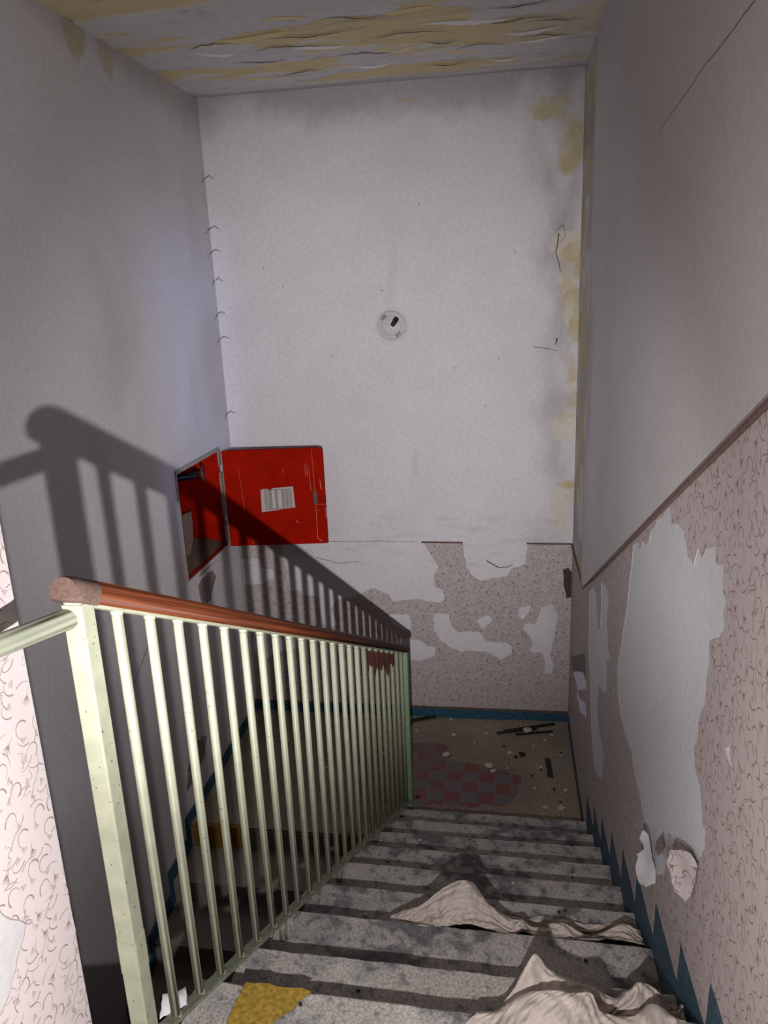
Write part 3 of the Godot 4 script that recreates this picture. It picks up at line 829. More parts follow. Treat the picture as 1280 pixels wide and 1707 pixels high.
func build_paper(walls: Array):
	var uv := 1.0 / 0.52
	var sets := []
	# back wall
	var cuts := []
	for t in [BACK_TEAR_A, BACK_TEAR_B, BACK_TEAR_C, BACK_TEAR_D, BACK_TEAR_E, BACK_TEAR_F, BACK_TEAR_G, BACK_TEAR_H, BACK_TEAR_I, BACK_TEAR_J, BACK_TEAR_K]:
		cuts.append(torn(pairs(t), 0.006, t[0]))
	sets.append([walls[0], on_back(), rect2(LEFT_X + 0.002, -1.262, RIGHT_X - 0.002, 0.008), cuts, 0.0])
	# right wall: under the sloping dado, cut in steps above the blue band
	var region := [Vector2(BACK_Z + 0.004, 0.0), Vector2(-2.80, 0.0), Vector2(0.64, 1.44 + 0.5146 * 0.64), Vector2(0.64, FLOOR_Y + 0.19), Vector2(0.29, FLOOR_Y + 0.19)]
	for k in 9:
		var z1: float = NOSE_R[k - 1] if k else 0.29
		var z0: float = NOSE_R[k]
		region.append(Vector2(z1 + 0.004, -RISE * k + 0.20 + 0.012 * n_mid.get_noise_2d(k * 40.0, 0.0)))
		region.append(Vector2(z0 + 0.012, -RISE * k + 0.185))
	region.append(Vector2(-2.36, LANDING_Y + 0.08)); region.append(Vector2(BACK_Z + 0.004, LANDING_Y + 0.08))
	var poly := PackedVector2Array(region)
	if Geometry2D.is_polygon_clockwise(poly): poly.reverse()
	cuts = []
	for t in [RIGHT_TEAR_A, RIGHT_TEAR_B, RIGHT_TEAR_C, RIGHT_TEAR_D]:
		cuts.append(torn(pairs(t), 0.005, t[1]))
	sets.append([walls[2], on_right(), torn(poly, 0.003, 8.0, 0.02), cuts, 0.013])
	# partition: ragged far edge
	poly = PackedVector2Array([Vector2(-3.1, FLOOR_Y + 0.01), Vector2(-0.262, FLOOR_Y + 0.01), Vector2(-0.262, 2.0), Vector2(-3.1, 2.0)])
	var ragged := torn(poly, 0.0035, 4.0, 0.02)
	sets.append([walls[3], on_partition(), ragged, [torn(pairs(PART_TEAR), 0.006, 1.0)], 0.0])
	for s in sets:
		var lo := 99.0
		var hi := -99.0
		for p in s[2]:
			lo = minf(lo, p.x); hi = maxf(hi, p.x)
		var inner := []
		for c in s[3]:
			for g in Geometry2D.offset_polygon(c, 0.0022):
				if not Geometry2D.is_polygon_clockwise(g): inner.append(torn(g, 0.0022, 5.0, 0.006))
		var sides := Geometry2D.is_polygon_clockwise(s[2])
		var outer: PackedVector2Array = s[2]
		if sides: outer.reverse()
		var n := int(ceil((hi - lo) / 0.3))
		var under := []
		var over := []
		for i in n:
			var a := lerpf(lo, hi, float(i) / n)
			var b := lerpf(lo, hi, float(i + 1) / n)
			under += carve(outer, s[3], a, b)
			over += carve(outer, inner, a, b)
		var st := mb()
		sheet(st, under, s[1], 0.0013, 0.0013, uv)
		put(st, "paper_backing", M.backing, s[0])
		st = mb()
		sheet(st, over, s[1], 0.0017, 0.0005, uv)
		put(st, "wallpaper", M.lit_paper if s[0] == walls[3] else M.paper, s[0])
	# brown glue where the corner paper is gone, lilac underlayer on the landing's right wall, daylight brightness put into its colour
	var st := mb()
	sheet(st, [torn(pairs(BACK_TEAR_J), 0.004, 2.0)], on_back(), 0.0016, 0.001)
	put(st, "glue_patch", M.brown_glue, walls[0])
	st = mb()
	sheet(st, [torn(pairs([-3.29, -0.791, -2.69, -0.47, -2.515, -0.481, -2.956, -0.732]), 0.01, 1.0, 0.03), torn(pairs([-2.99, -0.758, -2.872, -0.742, -2.549, -0.59, -2.498, -0.648, -2.78, -0.787, -3.015, -0.814]), 0.01, 2.0, 0.03)], on_right(), 0.0024, 0.001)
	tag(put(st, "bare_patch", M.lilac, walls[2]), "pale lilac underlayer")
	st = mb()
	sheet(st, [torn(pairs([-3.5, -0.78, -2.629, -0.326, -2.566, -0.423, -3.235, -0.819]), 0.01, 3.0, 0.03)], on_right(), 0.0020, 0.001)
	put(st, "bare_patch", M.bare_paint, walls[2])
	for t in [LEFT_REMNANT_A, LEFT_REMNANT_B, LEFT_REMNANT_C]:
		st = mb()
		sheet(st, [torn(pairs(t), 0.012, 3.0)], on_left(), 0.0012, 0.0012)
		tag(put(st, "paper_remnant", M.pink_stain, walls[1]), "brownish pink remnant of wallpaper")
	# trims along the top of the paper
	var k := 0
	for seg in [[0, Vector2(-0.345, 0.012), Vector2(-0.062, 0.010)], [0, Vector2(0.37, 0.008), Vector2(0.673, 0.006)], [2, Vector2(-2.80, 0.002), Vector2(0.65, 1.776)], [2, Vector2(BACK_Z + 0.01, 0.002), Vector2(-2.80, 0.002)]]:
		st = mb()
		var xf: Transform3D = on_back() if seg[0] == 0 else on_right()
		var a: Vector3 = xf * v3(seg[1], 0.007)
		var b: Vector3 = xf * v3(seg[2], 0.007)
		var t := along(a, b)
		prism(st, round_rect(0.012 if seg[0] == 2 else 0.009, 0.011, 0.003), t, 0.0, a.distance_to(b))
		k += 1
		struct(put(st, "trim_%d" % k, M.trim))

# a hanging tongue of paper: an outline on the wall bent away from it
func flap(called: String, outline: PackedVector2Array, hinge: Vector3, degrees: float, bend, m: Material, label: String, uvs := 1.923):
	var lo := 99.0
	var hi := -99.0
	for p in outline:
		lo = minf(lo, p.x); hi = maxf(hi, p.x)
	var st := mb(true)
	var edge := torn(outline, 0.0025, 6.0, 0.006)
	if Geometry2D.is_polygon_clockwise(edge): edge.reverse()
	var turn := deg_to_rad(degrees)
	var xf := Transform3D(Basis(Vector3(sin(turn), 0, cos(turn)), Vector3.UP, Vector3(-cos(turn), 0, sin(turn))), hinge)
	var n := 14
	var y0 := 99.0
	var y1 := -99.0
	for p in edge:
		y0 = minf(y0, p.y); y1 = maxf(y1, p.y)
	for i in n:
		for piece in carve(edge, [], lerpf(lo - 0.01, hi + 0.01, float(i) / n), lerpf(lo - 0.01, hi + 0.01, float(i + 1) / n)):
			for j in 8:
				var band := rect2(-9, lerpf(y0 - 0.01, y1 + 0.01, j / 8.0), 9, lerpf(y0 - 0.01, y1 + 0.01, (j + 1) / 8.0))
				for cell in Geometry2D.intersect_polygons(piece, band):
					var idx := Geometry2D.triangulate_polygon(cell)
					for q in range(0, idx.size(), 3):
						var a: Vector2 = cell[idx[q]]
						var b: Vector2 = cell[idx[q + 1]]
						var c: Vector2 = cell[idx[q + 2]]
						if (b - a).cross(c - a) < 0: 
							var s := b
							b = c
							c = s
						tri(st, xf * v3(a, bend.call(a)), xf * v3(b, bend.call(b)), xf * v3(c, bend.call(c)), a * uvs, b * uvs, c * uvs)
	return tag(put(st, called, m), label, "wallpaper")

func build_marks(walls: Array):
	var crack := func(wall, xf, flat, w, m = M.crack):
		var st := mb()
		var pts := pairs(flat)
		var fine := []
		for i in pts.size() - 1:
			for j in 5:
				var p: Vector2 = pts[i].lerp(pts[i + 1], j / 5.0)
				fine.append(p + Vector2(n_fine.get_noise_2d(p.x * 200, p.y * 200), n_fine.get_noise_2d(p.y * 200, p.x * 200)) * 0.006)
		fine.append(pts[-1])
		ribbon(st, fine, w, w * 0.5, xf, 0.0016)
		put(st, "crack", m, wall)
	crack.call(walls[2], on_right(), [-0.236, 2.167, -0.6, 2.15, -1.178, 2.107], 0.0025, M.soft_crack)
	crack.call(walls[1], on_left(), [2.073, -0.074, 1.95, -0.15, 1.807, -0.229, 1.7, -0.31], 0.006, M.soft_crack)
	crack.call(walls[1], on_left(), [2.83, 0.035, 3.0, 0.03, 3.147, 0.025], 0.007, M.soft_crack)
	# hair cracks where the wall paint split along the corner
	for y in [2.42, 2.12, 1.98, 1.80, 1.59, 1.43, 0.93]:
		var w := 0.05 + 0.04 * absf(n_fine.get_noise_2d(y * 70.0, 2.0))
		crack.call(walls[0], on_back(), [LEFT_X + 0.003, y, LEFT_X + w * 0.5, y + 0.015, LEFT_X + w, y - 0.005], 0.007, M.soft_crack)
		crack.call(walls[1], on_left(), [3.598, y, 3.598 - w * 0.6, y - 0.012, 3.598 - w * 1.1, y - 0.035], 0.008, M.soft_crack)
	crack.call(walls[0], on_back(), [0.545, 1.98, 0.53, 1.87, 0.56, 1.76], 0.006)
	crack.call(walls[0], on_back(), [0.53, 2.0, 0.57, 2.03, 0.585, 1.96, 0.55, 1.92], 0.004, M.soft_crack)
	crack.call(walls[0], on_back(), [0.40, 1.31, 0.48, 1.30, 0.55, 1.285], 0.005, M.soft_crack)
	crack.call(walls[0], on_back(), [0.545, 1.36, 0.538, 1.32], 0.009)
	crack.call(walls[0], on_back(), [0.10, -0.12, 0.18, -0.17, 0.24, -0.165, 0.28, -0.15], 0.007)
	crack.call(walls[0], on_back(), [-1.05, 0.012, -0.6, 0.014, -0.36, 0.012], 0.004, M.soft_crack)
	crack.call(walls[0], on_back(), [-1.10, -0.11, -0.95, -0.15, -0.78, -0.14], 0.005, M.soft_crack)
	crack.call(walls[0], on_back(), [0.57, -0.88, 0.63, -0.85], 0.012)
	for p in [[0.18, 1.25], [-1.32, 1.87], [-1.2, 1.75], [-0.55, 1.70], [-0.1, 1.2], [0.1, 0.95], [0.28, 1.9], [-0.9, 1.3], [-0.3, 2.2]]:
		crack.call(walls[0], on_back(), [p[0], p[1], p[0] + 0.006, p[1] - 0.014], 0.005, M.soft_crack)

	var gentle := func(p: Vector2): return 0.010 * sin(p.x * 22.0) * smoothstep(0.0, 0.05, -p.x) + 0.004 * sin(p.y * 40.0 + p.x * 20.0)
	flap("wallpaper_flap", pairs([0.056, 0.083, 0.034, 0.082, 0.021, 0.052, 0.004, -0.012, -0.008, -0.06, 0.009, -0.076, 0.027, -0.098, 0.06, -0.112, 0.07, -0.088, 0.074, -0.062, 0.074, -0.029, 0.079, -0.021, 0.052, 0.017, 0.053, 0.033, 0.069, 0.044], -1.0), Vector3(0.671, 0.0, -0.564), 42.0, gentle, M.pale_paper, "white underside of a wallpaper tongue folded back on the right wall")
	flap("wallpaper_flap", pairs([0.085, 0.342, 0.063, 0.359, 0.05, 0.369, 0.021, 0.38, 0.009, 0.373, 0.0, 0.36, 0.004, 0.305, 0.014, 0.26, 0.025, 0.236, 0.04, 0.239, 0.058, 0.242, 0.069, 0.254, 0.081, 0.284, 0.091, 0.298], -1.0), Vector3(0.671, 0.0, -0.136), 42.0, gentle, M.paper, "curled pink patterned wallpaper tongue hanging below the white bare patch")
	var small := func(p: Vector2): return 0.008 + 0.01 * smoothstep(-0.3, 0.1, p.y)
	flap("wallpaper_flap", pairs(FLAP_SMALL), Vector3(RIGHT_X, 0, 0), 0.0, small, M.pink_stain, "small brown curled tab of wallpaper between white and pink tongues")


# ---------------------------------------------------------------- things
func build_railing():
	var root := base("stair_railing", Vector3.ZERO)
	tag(root, "pale green steel stair railing with brown wooden handrail", "railing")
	var top := func(s): return rail_at(s) + Vector3(0, lerpf(1.222, -0.250, s), 0)
	var foot := func(s): return rail_at(s) + Vector3(0, lerpf(0.168, -1.275, s), 0)
	var dir: Vector3 = (RAIL_B - RAIL_A).normalized()
	var side := along(Vector3.ZERO, dir)
	# near newel: square tube, a weld ring low down
	var st := mb()
	var near_at := Transform3D(Basis(side.basis.x, dir * -1.0, Vector3.UP), RAIL_A)
	near_at.basis = Basis(side.basis.x, side.basis.z * -1.0, Vector3.UP)
	prism(st, round_rect(0.040, 0.040, 0.004), near_at, FLOOR_Y, 1.178)
	prism(st, round_rect(0.043, 0.043, 0.006), near_at, FLOOR_Y + 0.22, FLOOR_Y + 0.30)
	put(st, "newel_post", M.green, root)
	st = mb()
	var far_at := Transform3D(near_at.basis, RAIL_B)
	prism(st, round_rect(0.040, 0.040, 0.004), far_at, LANDING_Y, -0.285)
	tag(put(st, "newel_post", M.dark_green, root), "darker green newel post at the landing")
	# bars
	st = mb()
	var a: Vector3 = foot.call(0.005)
	var b: Vector3 = foot.call(0.995)
	prism(st, round_rect(0.034, 0.010, 0.002), along(a, b), 0.0, a.distance_to(b))
	put(st, "bottom_bar", M.bar_green, root)
	st = mb()
	a = top.call(0.005) - Vector3(0, 0.048, 0)
	b = top.call(0.995) - Vector3(0, 0.048, 0)
	prism(st, round_rect(0.032, 0.008, 0.002), along(a, b), 0.0, a.distance_to(b))
	put(st, "top_bar", M.green, root)
	# wooden handrail with a rounded top and a worn end block
	st = mb(true)
	a = top.call(0.012) - Vector3(0, 0.022, 0)
	b = top.call(1.004) - Vector3(0, 0.022, 0)
	var prof := PackedVector2Array()
	for i in 9:
		var t := PI * i / 8.0
		prof.append(Vector2(cos(t) * 0.029, 0.002 + sin(t) * 0.021))
	prof.append(Vector2(-0.029, -0.012)); prof.append(Vector2(-0.025, -0.021)); prof.append(Vector2(0.025, -0.021)); prof.append(Vector2(0.029, -0.012))
	prism(st, prof, along(a, b), 0.0, a.distance_to(b))
	var rail := put(st, "handrail", M.wood, root)
	st = mb(true)
	var e0: Vector3 = top.call(-0.012) - Vector3(0, 0.024, 0)
	var xf := along(e0, e0 + (b - a))
	for i in 6:
		var t0 := i / 6.0
		var t1 := (i + 1) / 6.0
		var s0 := 0.80 + 0.20 * sqrt(1.0 - pow(1.0 - minf(t0 * 2.2, 1.0), 2.0))
		var s1 := 0.80 + 0.20 * sqrt(1.0 - pow(1.0 - minf(t1 * 2.2, 1.0), 2.0))
		for k in prof.size():
			var p := prof[k] * 1.06
			var q := prof[(k + 1) % prof.size()] * 1.06
			quad(st, xf * Vector3(q.x * s0, q.y * s0, t0 * 0.072), xf * Vector3(q.x * s1, q.y * s1, t1 * 0.072), xf * Vector3(p.x * s1, p.y * s1, t1 * 0.072), xf * Vector3(p.x * s0, p.y * s0, t0 * 0.072))
	st.set_smooth_group(-1)
	for z in [[0.0, 0.80]]:
		for k in range(1, prof.size() - 1):
			tri(st, xf * v3(prof[0] * 1.06 * z[1], z[0]), xf * v3(prof[k + 1] * 1.06 * z[1], z[0]), xf * v3(prof[k] * 1.06 * z[1], z[0]))
	tag(put(st, "end_block", M.worn_wood, rail), "worn greyish end block")
	st = mb()
	box(st, Vector3(0, 0, 1.180), Vector3(0.036, 0.036, 0.030), near_at, 0.006)
	put(st, "post_cap", M.green, root)
	# balusters, welded between the bars; the last ones are rusted through their paint at the top
	for k in range(1, 25):
		var s := k / 24.85
		var lo: Vector3 = foot.call(s)
		var hi: Vector3 = top.call(s) - Vector3(0, 0.05, 0)
		lo += Vector3(rng.randf_range(-0.002, 0.002), 0, rng.randf_range(-0.003, 0.003))
		st = mb(true)
		rod(st, lo, hi, 0.0107, 12)
		rod(st, hi - Vector3(0, 0.008, 0), hi + Vector3(0, 0.003, 0), 0.0125, 10)
		rod(st, lo, lo + Vector3(0, 0.008, 0), 0.0145, 10)
		var bal := put(st, "baluster", M.green if k < 17 else M.worn_green, root)
		if k >= 18 and k <= 22:
			st = mb(true)
			var drop: float = [0.10, 0.13, 0.11, 0.13, 0.07][k - 18]
			var long := []
			for i in 14: long.append(drop * rng.randf_range(0.55, 1.15))
			for i in 14:
				var a0 := TAU * i / 14.0
				var a1 := TAU * (i + 1) / 14.0
				var u0 := Vector3(cos(a0), 0, -sin(a0)) * 0.0113
				var u1 := Vector3(cos(a1), 0, -sin(a1)) * 0.0113
				var top_at := hi - Vector3(0, 0.010, 0)
				var axis := (hi - lo).normalized()
				quad(st, top_at + u0 - axis * long[i], top_at + u1 - axis * long[(i + 1) % 14], top_at + u1, top_at + u0)
			put(st, "rust_patch", M.rust, bal)
	# short legs that carry the bottom bar
	for l in [[-0.465, -0.3, -0.467], [-0.418, -0.6, -1.073], [-0.376, -0.9, -1.686], [-0.337, -1.2, -2.27]]:
		var z: float = l[2]
		var s: float = (z - RAIL_A.z) / (RAIL_B.z - RAIL_A.z)
		var at: Vector3 = foot.call(s)
		st = mb(true)
		rod(st, Vector3(at.x, l[1] - 0.004, z), at, 0.0125, 12)
		put(st, "leg", M.bar_green, root)
	# pipe from the newel to the partition
	st = mb(true)
	var p0 := Vector3(-0.530, 1.152, 0.296)
	var p1 := Vector3(-0.672, 1.148, 0.548)
	rod(st, p0, p1, 0.0195, 18)
	lathe(st, [Vector2(0.0, -0.018), Vector2(0.012, -0.014), Vector2(0.0185, -0.004), Vector2(0.0195, 0.004)], along(p0, p1), 18)
	put(st, "guard_pipe", M.pipe_green, root)
	# loose rod leaning in the stairwell behind
	st = mb(true)
	rod(st, Vector3(-0.66, -1.345, -2.29), Vector3(-0.68, -0.62, -2.42), 0.009, 10)
	rod(st, Vector3(-0.66, -1.345, -2.29), Vector3(-0.655, -1.36, -2.262), 0.009, 10)
	tag(put(st, "loose_rod", M.worn_green), "thin bent green rod standing loose behind the far balusters", "metal rod")

func build_cabinet():
	var root := base("hose_cabinet", Vector3(LEFT_X, 0.075, -3.0))
	root.position = Vector3.ZERO
	tag(root, "red fire hose cabinet set in the left wall with its door open", "cabinet")
	var x0 := LEFT_X - 0.22
	var x1 := LEFT_X + 0.003
	var z0 := -3.35
	var z1 := -2.656
	var y0 := 0.075
	var y1 := 0.725
	var t := 0.008
	var st := mb()
	box(st, Vector3(x0 + t / 2, (y0 + y1) / 2, (z0 + z1) / 2), Vector3(t, y1 - y0, z1 - z0))
	box(st, Vector3((x0 + x1) / 2, y0 + t / 2, (z0 + z1) / 2), Vector3(x1 - x0, t, z1 - z0))
	box(st, Vector3((x0 + x1) / 2, y1 - t / 2, (z0 + z1) / 2), Vector3(x1 - x0, t, z1 - z0))
	box(st, Vector3((x0 + x1) / 2, (y0 + y1) / 2, z0 + t / 2), Vector3(x1 - x0, y1 - y0, t))
	box(st, Vector3((x0 + x1) / 2, (y0 + y1) / 2, z1 - t / 2), Vector3(x1 - x0, y1 - y0, t))
	box(st, Vector3(x0 + 0.012, 0.40, -2.82), Vector3(0.012, 0.62, 0.012))
	put(st, "body", M.red, root)
	# chipped plaster border around the opening
	st = mb()
	box(st, Vector3(x1 + 0.003, y1 + 0.006, (z0 + z1) / 2), Vector3(0.007, 0.026, z1 - z0 + 0.02), Transform3D.IDENTITY, 0.002)
	box(st, Vector3(x1 + 0.002, (y0 + y1) / 2, z1 + 0.004), Vector3(0.005, y1 - y0 + 0.02, 0.012), Transform3D.IDENTITY, 0.002)
	put(st, "border", M.cream, root)
	st = mb()
	box(st, Vector3(x1 + 0.002, y0 - 0.004, (z0 + z1) / 2), Vector3(0.006, 0.012, z1 - z0), Transform3D.IDENTITY, 0.002)
	put(st, "sill", M.red_dark, root)
	for seg in [[0.62, 0.725], [0.27, 0.575], [0.08, 0.235]]:
		st = mb()
		box(st, Vector3(x1 + 0.004, (seg[0] + seg[1]) / 2, z0 + 0.004), Vector3(0.012, seg[1] - seg[0], 0.032), Transform3D.IDENTITY, 0.003)
		put(st, "hinge", M.chipped, root)
	# rubble on the bottom
	st = mb(true)
	for i in 12:
		for j in 6:
			var v := []
			for c in [[i, j], [i + 1, j], [i + 1, j + 1], [i, j + 1]]:
				var z: float = lerpf(z1 - 0.012, z0 + 0.012, c[0] / 12.0)
				var x: float = lerpf(x0 + 0.012, x1 - 0.006, c[1] / 6.0)
				v.append(Vector3(x, y0 + 0.012 + 0.02 * absf(n_fine.get_noise_2d(x * 120, z * 120)) + 0.03 * (1.0 - c[1] / 6.0), z))
			quad(st, v[3], v[2], v[1], v[0])
	tag(put(st, "rubble", M.rubble, root), "grey crumbled plaster", "", "", "stuff")
	# door, swung open almost onto the back wall
	var hinge := Vector3(LEFT_X + 0.018, 0.0, -3.365)
	var turn := Basis(Vector3.UP, deg_to_rad(7.0))
	var at := Transform3D(turn, hinge)
	var dw := 0.672
	var dy0 := 0.048
	var dy1 := 0.712
	st = mb()
	var outline := PackedVector2Array()
	for c in [[dw, dy0, -0.25], [dw, dy1, 0.0], [0.0, dy1, 0.25], [0.0, dy0, 0.5]]:
		var r := 0.022 if c[0] > 0 and c[1] > 0.5 else 0.004
		var mid := Vector2(c[0] - r if c[0] > 0 else r, c[1] - r if c[1] > 0.5 else c[1] + r)
		for i in 5:
			outline.append(mid + Vector2.from_angle(TAU * (c[2] + i / 16.0)) * r)
	prism(st, outline, at, -0.012, 0.0)
	for e in [[dw / 2, dy0 + 0.006, dw, 0.012], [dw / 2, dy1 - 0.006, dw - 0.06, 0.012]]:
		box(st, Vector3(e[0], e[1], -0.018), Vector3(e[2], e[3], 0.026), at)
	box(st, Vector3(dw - 0.006, (dy0 + dy1) / 2, -0.018), Vector3(0.012, dy1 - dy0 - 0.05, 0.026), at)
	var door := put(st, "door", M.red, root)
	st = mb()
	prism(st, PackedVector2Array([Vector2(0.006, 0.004), Vector2(-0.006, 0.004), Vector2(-0.006, -0.001), Vector2(0.006, -0.001)]), at * Transform3D(Basis(Vector3.RIGHT, Vector3.BACK, Vector3.DOWN), Vector3(0.592, 0, 0.001)), -dy1 + 0.03, -dy0 - 0.02)
	put(st, "flange", M.red, door)
	st = mb()
	box(st, Vector3(0.606, 0.375, 0.004), Vector3(0.024, 0.085, 0.010), at, 0.003)
	box(st, Vector3(0.606, 0.375, 0.012), Vector3(0.010, 0.030, 0.012), at, 0.002)
	put(st, "lock", M.steel, door)
	st = mb()
	var lab := PackedVector2Array()
	for p in pairs(CABINET_LABEL): lab.append(Vector2((p.x - hinge.x) * 1.0, p.y))
	if Geometry2D.is_polygon_clockwise(lab): lab.reverse()
	var lo := lab[0]
	var hi := lab[0]
	for p in lab:
		lo = lo.min(p); hi = hi.max(p)
	for k in range(0, Geometry2D.triangulate_polygon(lab).size(), 3):
		var idx := Geometry2D.triangulate_polygon(lab)
		var v := []
		var uv := []
		for q in 3:
			var p := lab[idx[k + q]]
			v.append(at * Vector3(p.x, p.y, 0.0016))
			uv.append(Vector2((p.x - lo.x) / (hi.x - lo.x), 1.0 - (p.y - lo.y) / (hi.y - lo.y)))
		if (lab[idx[k + 1]] - lab[idx[k]]).cross(lab[idx[k + 2]] - lab[idx[k]]) < 0: tri(st, v[0], v[2], v[1], uv[0], uv[2], uv[1])
		else: tri(st, v[0], v[1], v[2], uv[0], uv[1], uv[2])
	tag(put(st, "paper_label", M.label, door), "whitish paper sticker with a printed table")
	# bare scratches in the paint
	st = mb()
	for s in [[0.600, 0.70, 0.604, 0.08, 0.0035], [0.588, 0.62, 0.596, 0.40, 0.006], [0.57, 0.60, 0.578, 0.42, 0.003], [0.545, 0.615, 0.55, 0.53, 0.003], [0.555, 0.61, 0.562, 0.52, 0.003], [0.24, 0.45, 0.247, 0.36, 0.004], [0.64, 0.50, 0.648, 0.43, 0.006], [0.60, 0.325, 0.672, 0.325, 0.003], [0.40, 0.585, 0.402, 0.55, 0.003], [0.10, 0.60, 0.12, 0.30, 0.002], [0.15, 0.12, 0.16, 0.06, 0.003], [0.46, 0.22, 0.475, 0.20, 0.006], [0.614, 0.285, 0.626, 0.285, 0.004], [0.61, 0.08, 0.63, 0.065, 0.008], [0.668, 0.30, 0.669, 0.23, 0.005]]:
		ribbon(st, [Vector2(s[0], s[1]), Vector2((s[0] + s[2]) / 2 + 0.003, (s[1] + s[3]) / 2), Vector2(s[2], s[3])], s[4] * 0.5, s[4], at, 0.0008)
	tag(put(st, "scratches", M.scratch, door), "", "", "", "stuff")
	for p in [[0.10, 0.205], [0.13, 0.175], [0.10, 0.145], [0.125, 0.145], [0.155, 0.145], [0.10, 0.175]]:
		st = mb()
		lathe(st, [Vector2(0.005, 0.0), Vector2(0.004, 0.002), Vector2(0.0, 0.003)], at * Transform3D(Basis.IDENTITY, Vector3(p[0], p[1], 0)), 8)
		put(st, "rivet", M.steel, door)
	# things in the cabinet
	var valve := base("hose_valve", Vector3.ZERO)
	tag(valve, "black pipe stub with a small round valve wheel inside the red cabinet", "valve")
	st = mb(true)
	var v0 := Vector3(LEFT_X - 0.214, 0.600, -3.015)
	var v1 := Vector3(LEFT_X - 0.040, 0.624, -3.065)
	rod(st, v0, v1, 0.024, 16)
	rod(st, v0, v0.lerp(v1, 0.25), 0.034, 16)
	rod(st, v1, v1 + (v1 - v0) * 0.22, 0.009, 10)
	put(st, "pipe", M.iron, valve)
	st = mb(true)
	lathe(st, [Vector2(0.0, 0.006), Vector2(0.012, 0.006), Vector2(0.014, 0.0), Vector2(0.040, 0.0), Vector2(0.044, 0.004), Vector2(0.050, 0.004), Vector2(0.054, -0.002), Vector2(0.050, -0.008), Vector2(0.044, -0.008), Vector2(0.040, -0.004), Vector2(0.0, -0.004)], along(v0, v1) * Transform3D(Basis.IDENTITY, Vector3(0, 0, v0.distance_to(v1) * 1.2)), 24)
	put(st, "valve_wheel", M.wheel, valve)
	st = mb()
	var brd := Transform3D(Basis(Vector3.UP, PI / 2 - 0.25) * Basis(Vector3.RIGHT, -0.14), Vector3(LEFT_X - 0.135, 0.095, -2.97))
	prism(st, PackedVector2Array([Vector2(0.03, 0.0), Vector2(0.10, 0.10), Vector2(0.13, 0.20), Vector2(0.14, 0.275), Vector2(-0.12, 0.275), Vector2(-0.13, 0.0)]), brd, -0.008, 0.008)
	tag(put(st, "board_scrap", M.board), "brown board scrap standing in the bottom corner of the cabinet", "board")

func build_fitting():
	var root := base("wall_fitting", Vector3(-0.496, 1.474, BACK_Z))
	tag(root, "broken round white lamp base with black socket on the back wall", "lamp")
	var st := mb(true)
	lathe(st, [Vector2(0.092, 0.0), Vector2(0.092, 0.014), Vector2(0.088, 0.018), Vector2(0.083, 0.016), Vector2(0.079, 0.008)], Transform3D.IDENTITY, 40)
	put(st, "rim", M.enamel_rim, root)
	st = mb(true)
	lathe(st, [Vector2(0.080, 0.009), Vector2(0.070, 0.013), Vector2(0.068, 0.018), Vector2(0.0, 0.020)], Transform3D.IDENTITY, 40)
	put(st, "base_plate", M.enamel, root)
	st = mb()
	var tilt := Transform3D(Basis(Vector3(0, 0, 1), deg_to_rad(-42.0)) * Basis(Vector3.RIGHT, deg_to_rad(-38.0)), Vector3(0.012, 0.008, 0.020))
	prism(st, round_rect(0.030, 0.030, 0.008), tilt, -0.004, 0.066)
	prism(st, round_rect(0.022, 0.022, 0.006), tilt, 0.064, 0.070)
	put(st, "socket", M.socket, root)
	for c in [[-0.050, 0.050, 0.8], [0.046, -0.052, 0.8]]:
		st = mb()
		var at := Transform3D(Basis(Vector3.BACK, -c[2]), Vector3(c[0], c[1], 0.018))
		box(st, Vector3(0, 0, 0.006), Vector3(0.016, 0.030, 0.012), at, 0.002)
		box(st, Vector3(0, 0.016 * signf(c[1]), 0.013), Vector3(0.020, 0.010, 0.016), at, 0.002)
		put(st, "clip", M.steel, root)
	for c in [[-0.020, -0.002], [0.015, -0.002], [-0.012, 0.026], [-0.002, -0.024], [-0.030, 0.012]]:
		st = mb()
		lathe(st, [Vector2(0.0032, 0.0192), Vector2(0.0028, 0.0212), Vector2(0.0, 0.0216)], Transform3D(Basis.IDENTITY, Vector3(c[0], c[1], 0)), 8)
		put(st, "screw", M.socket, root)

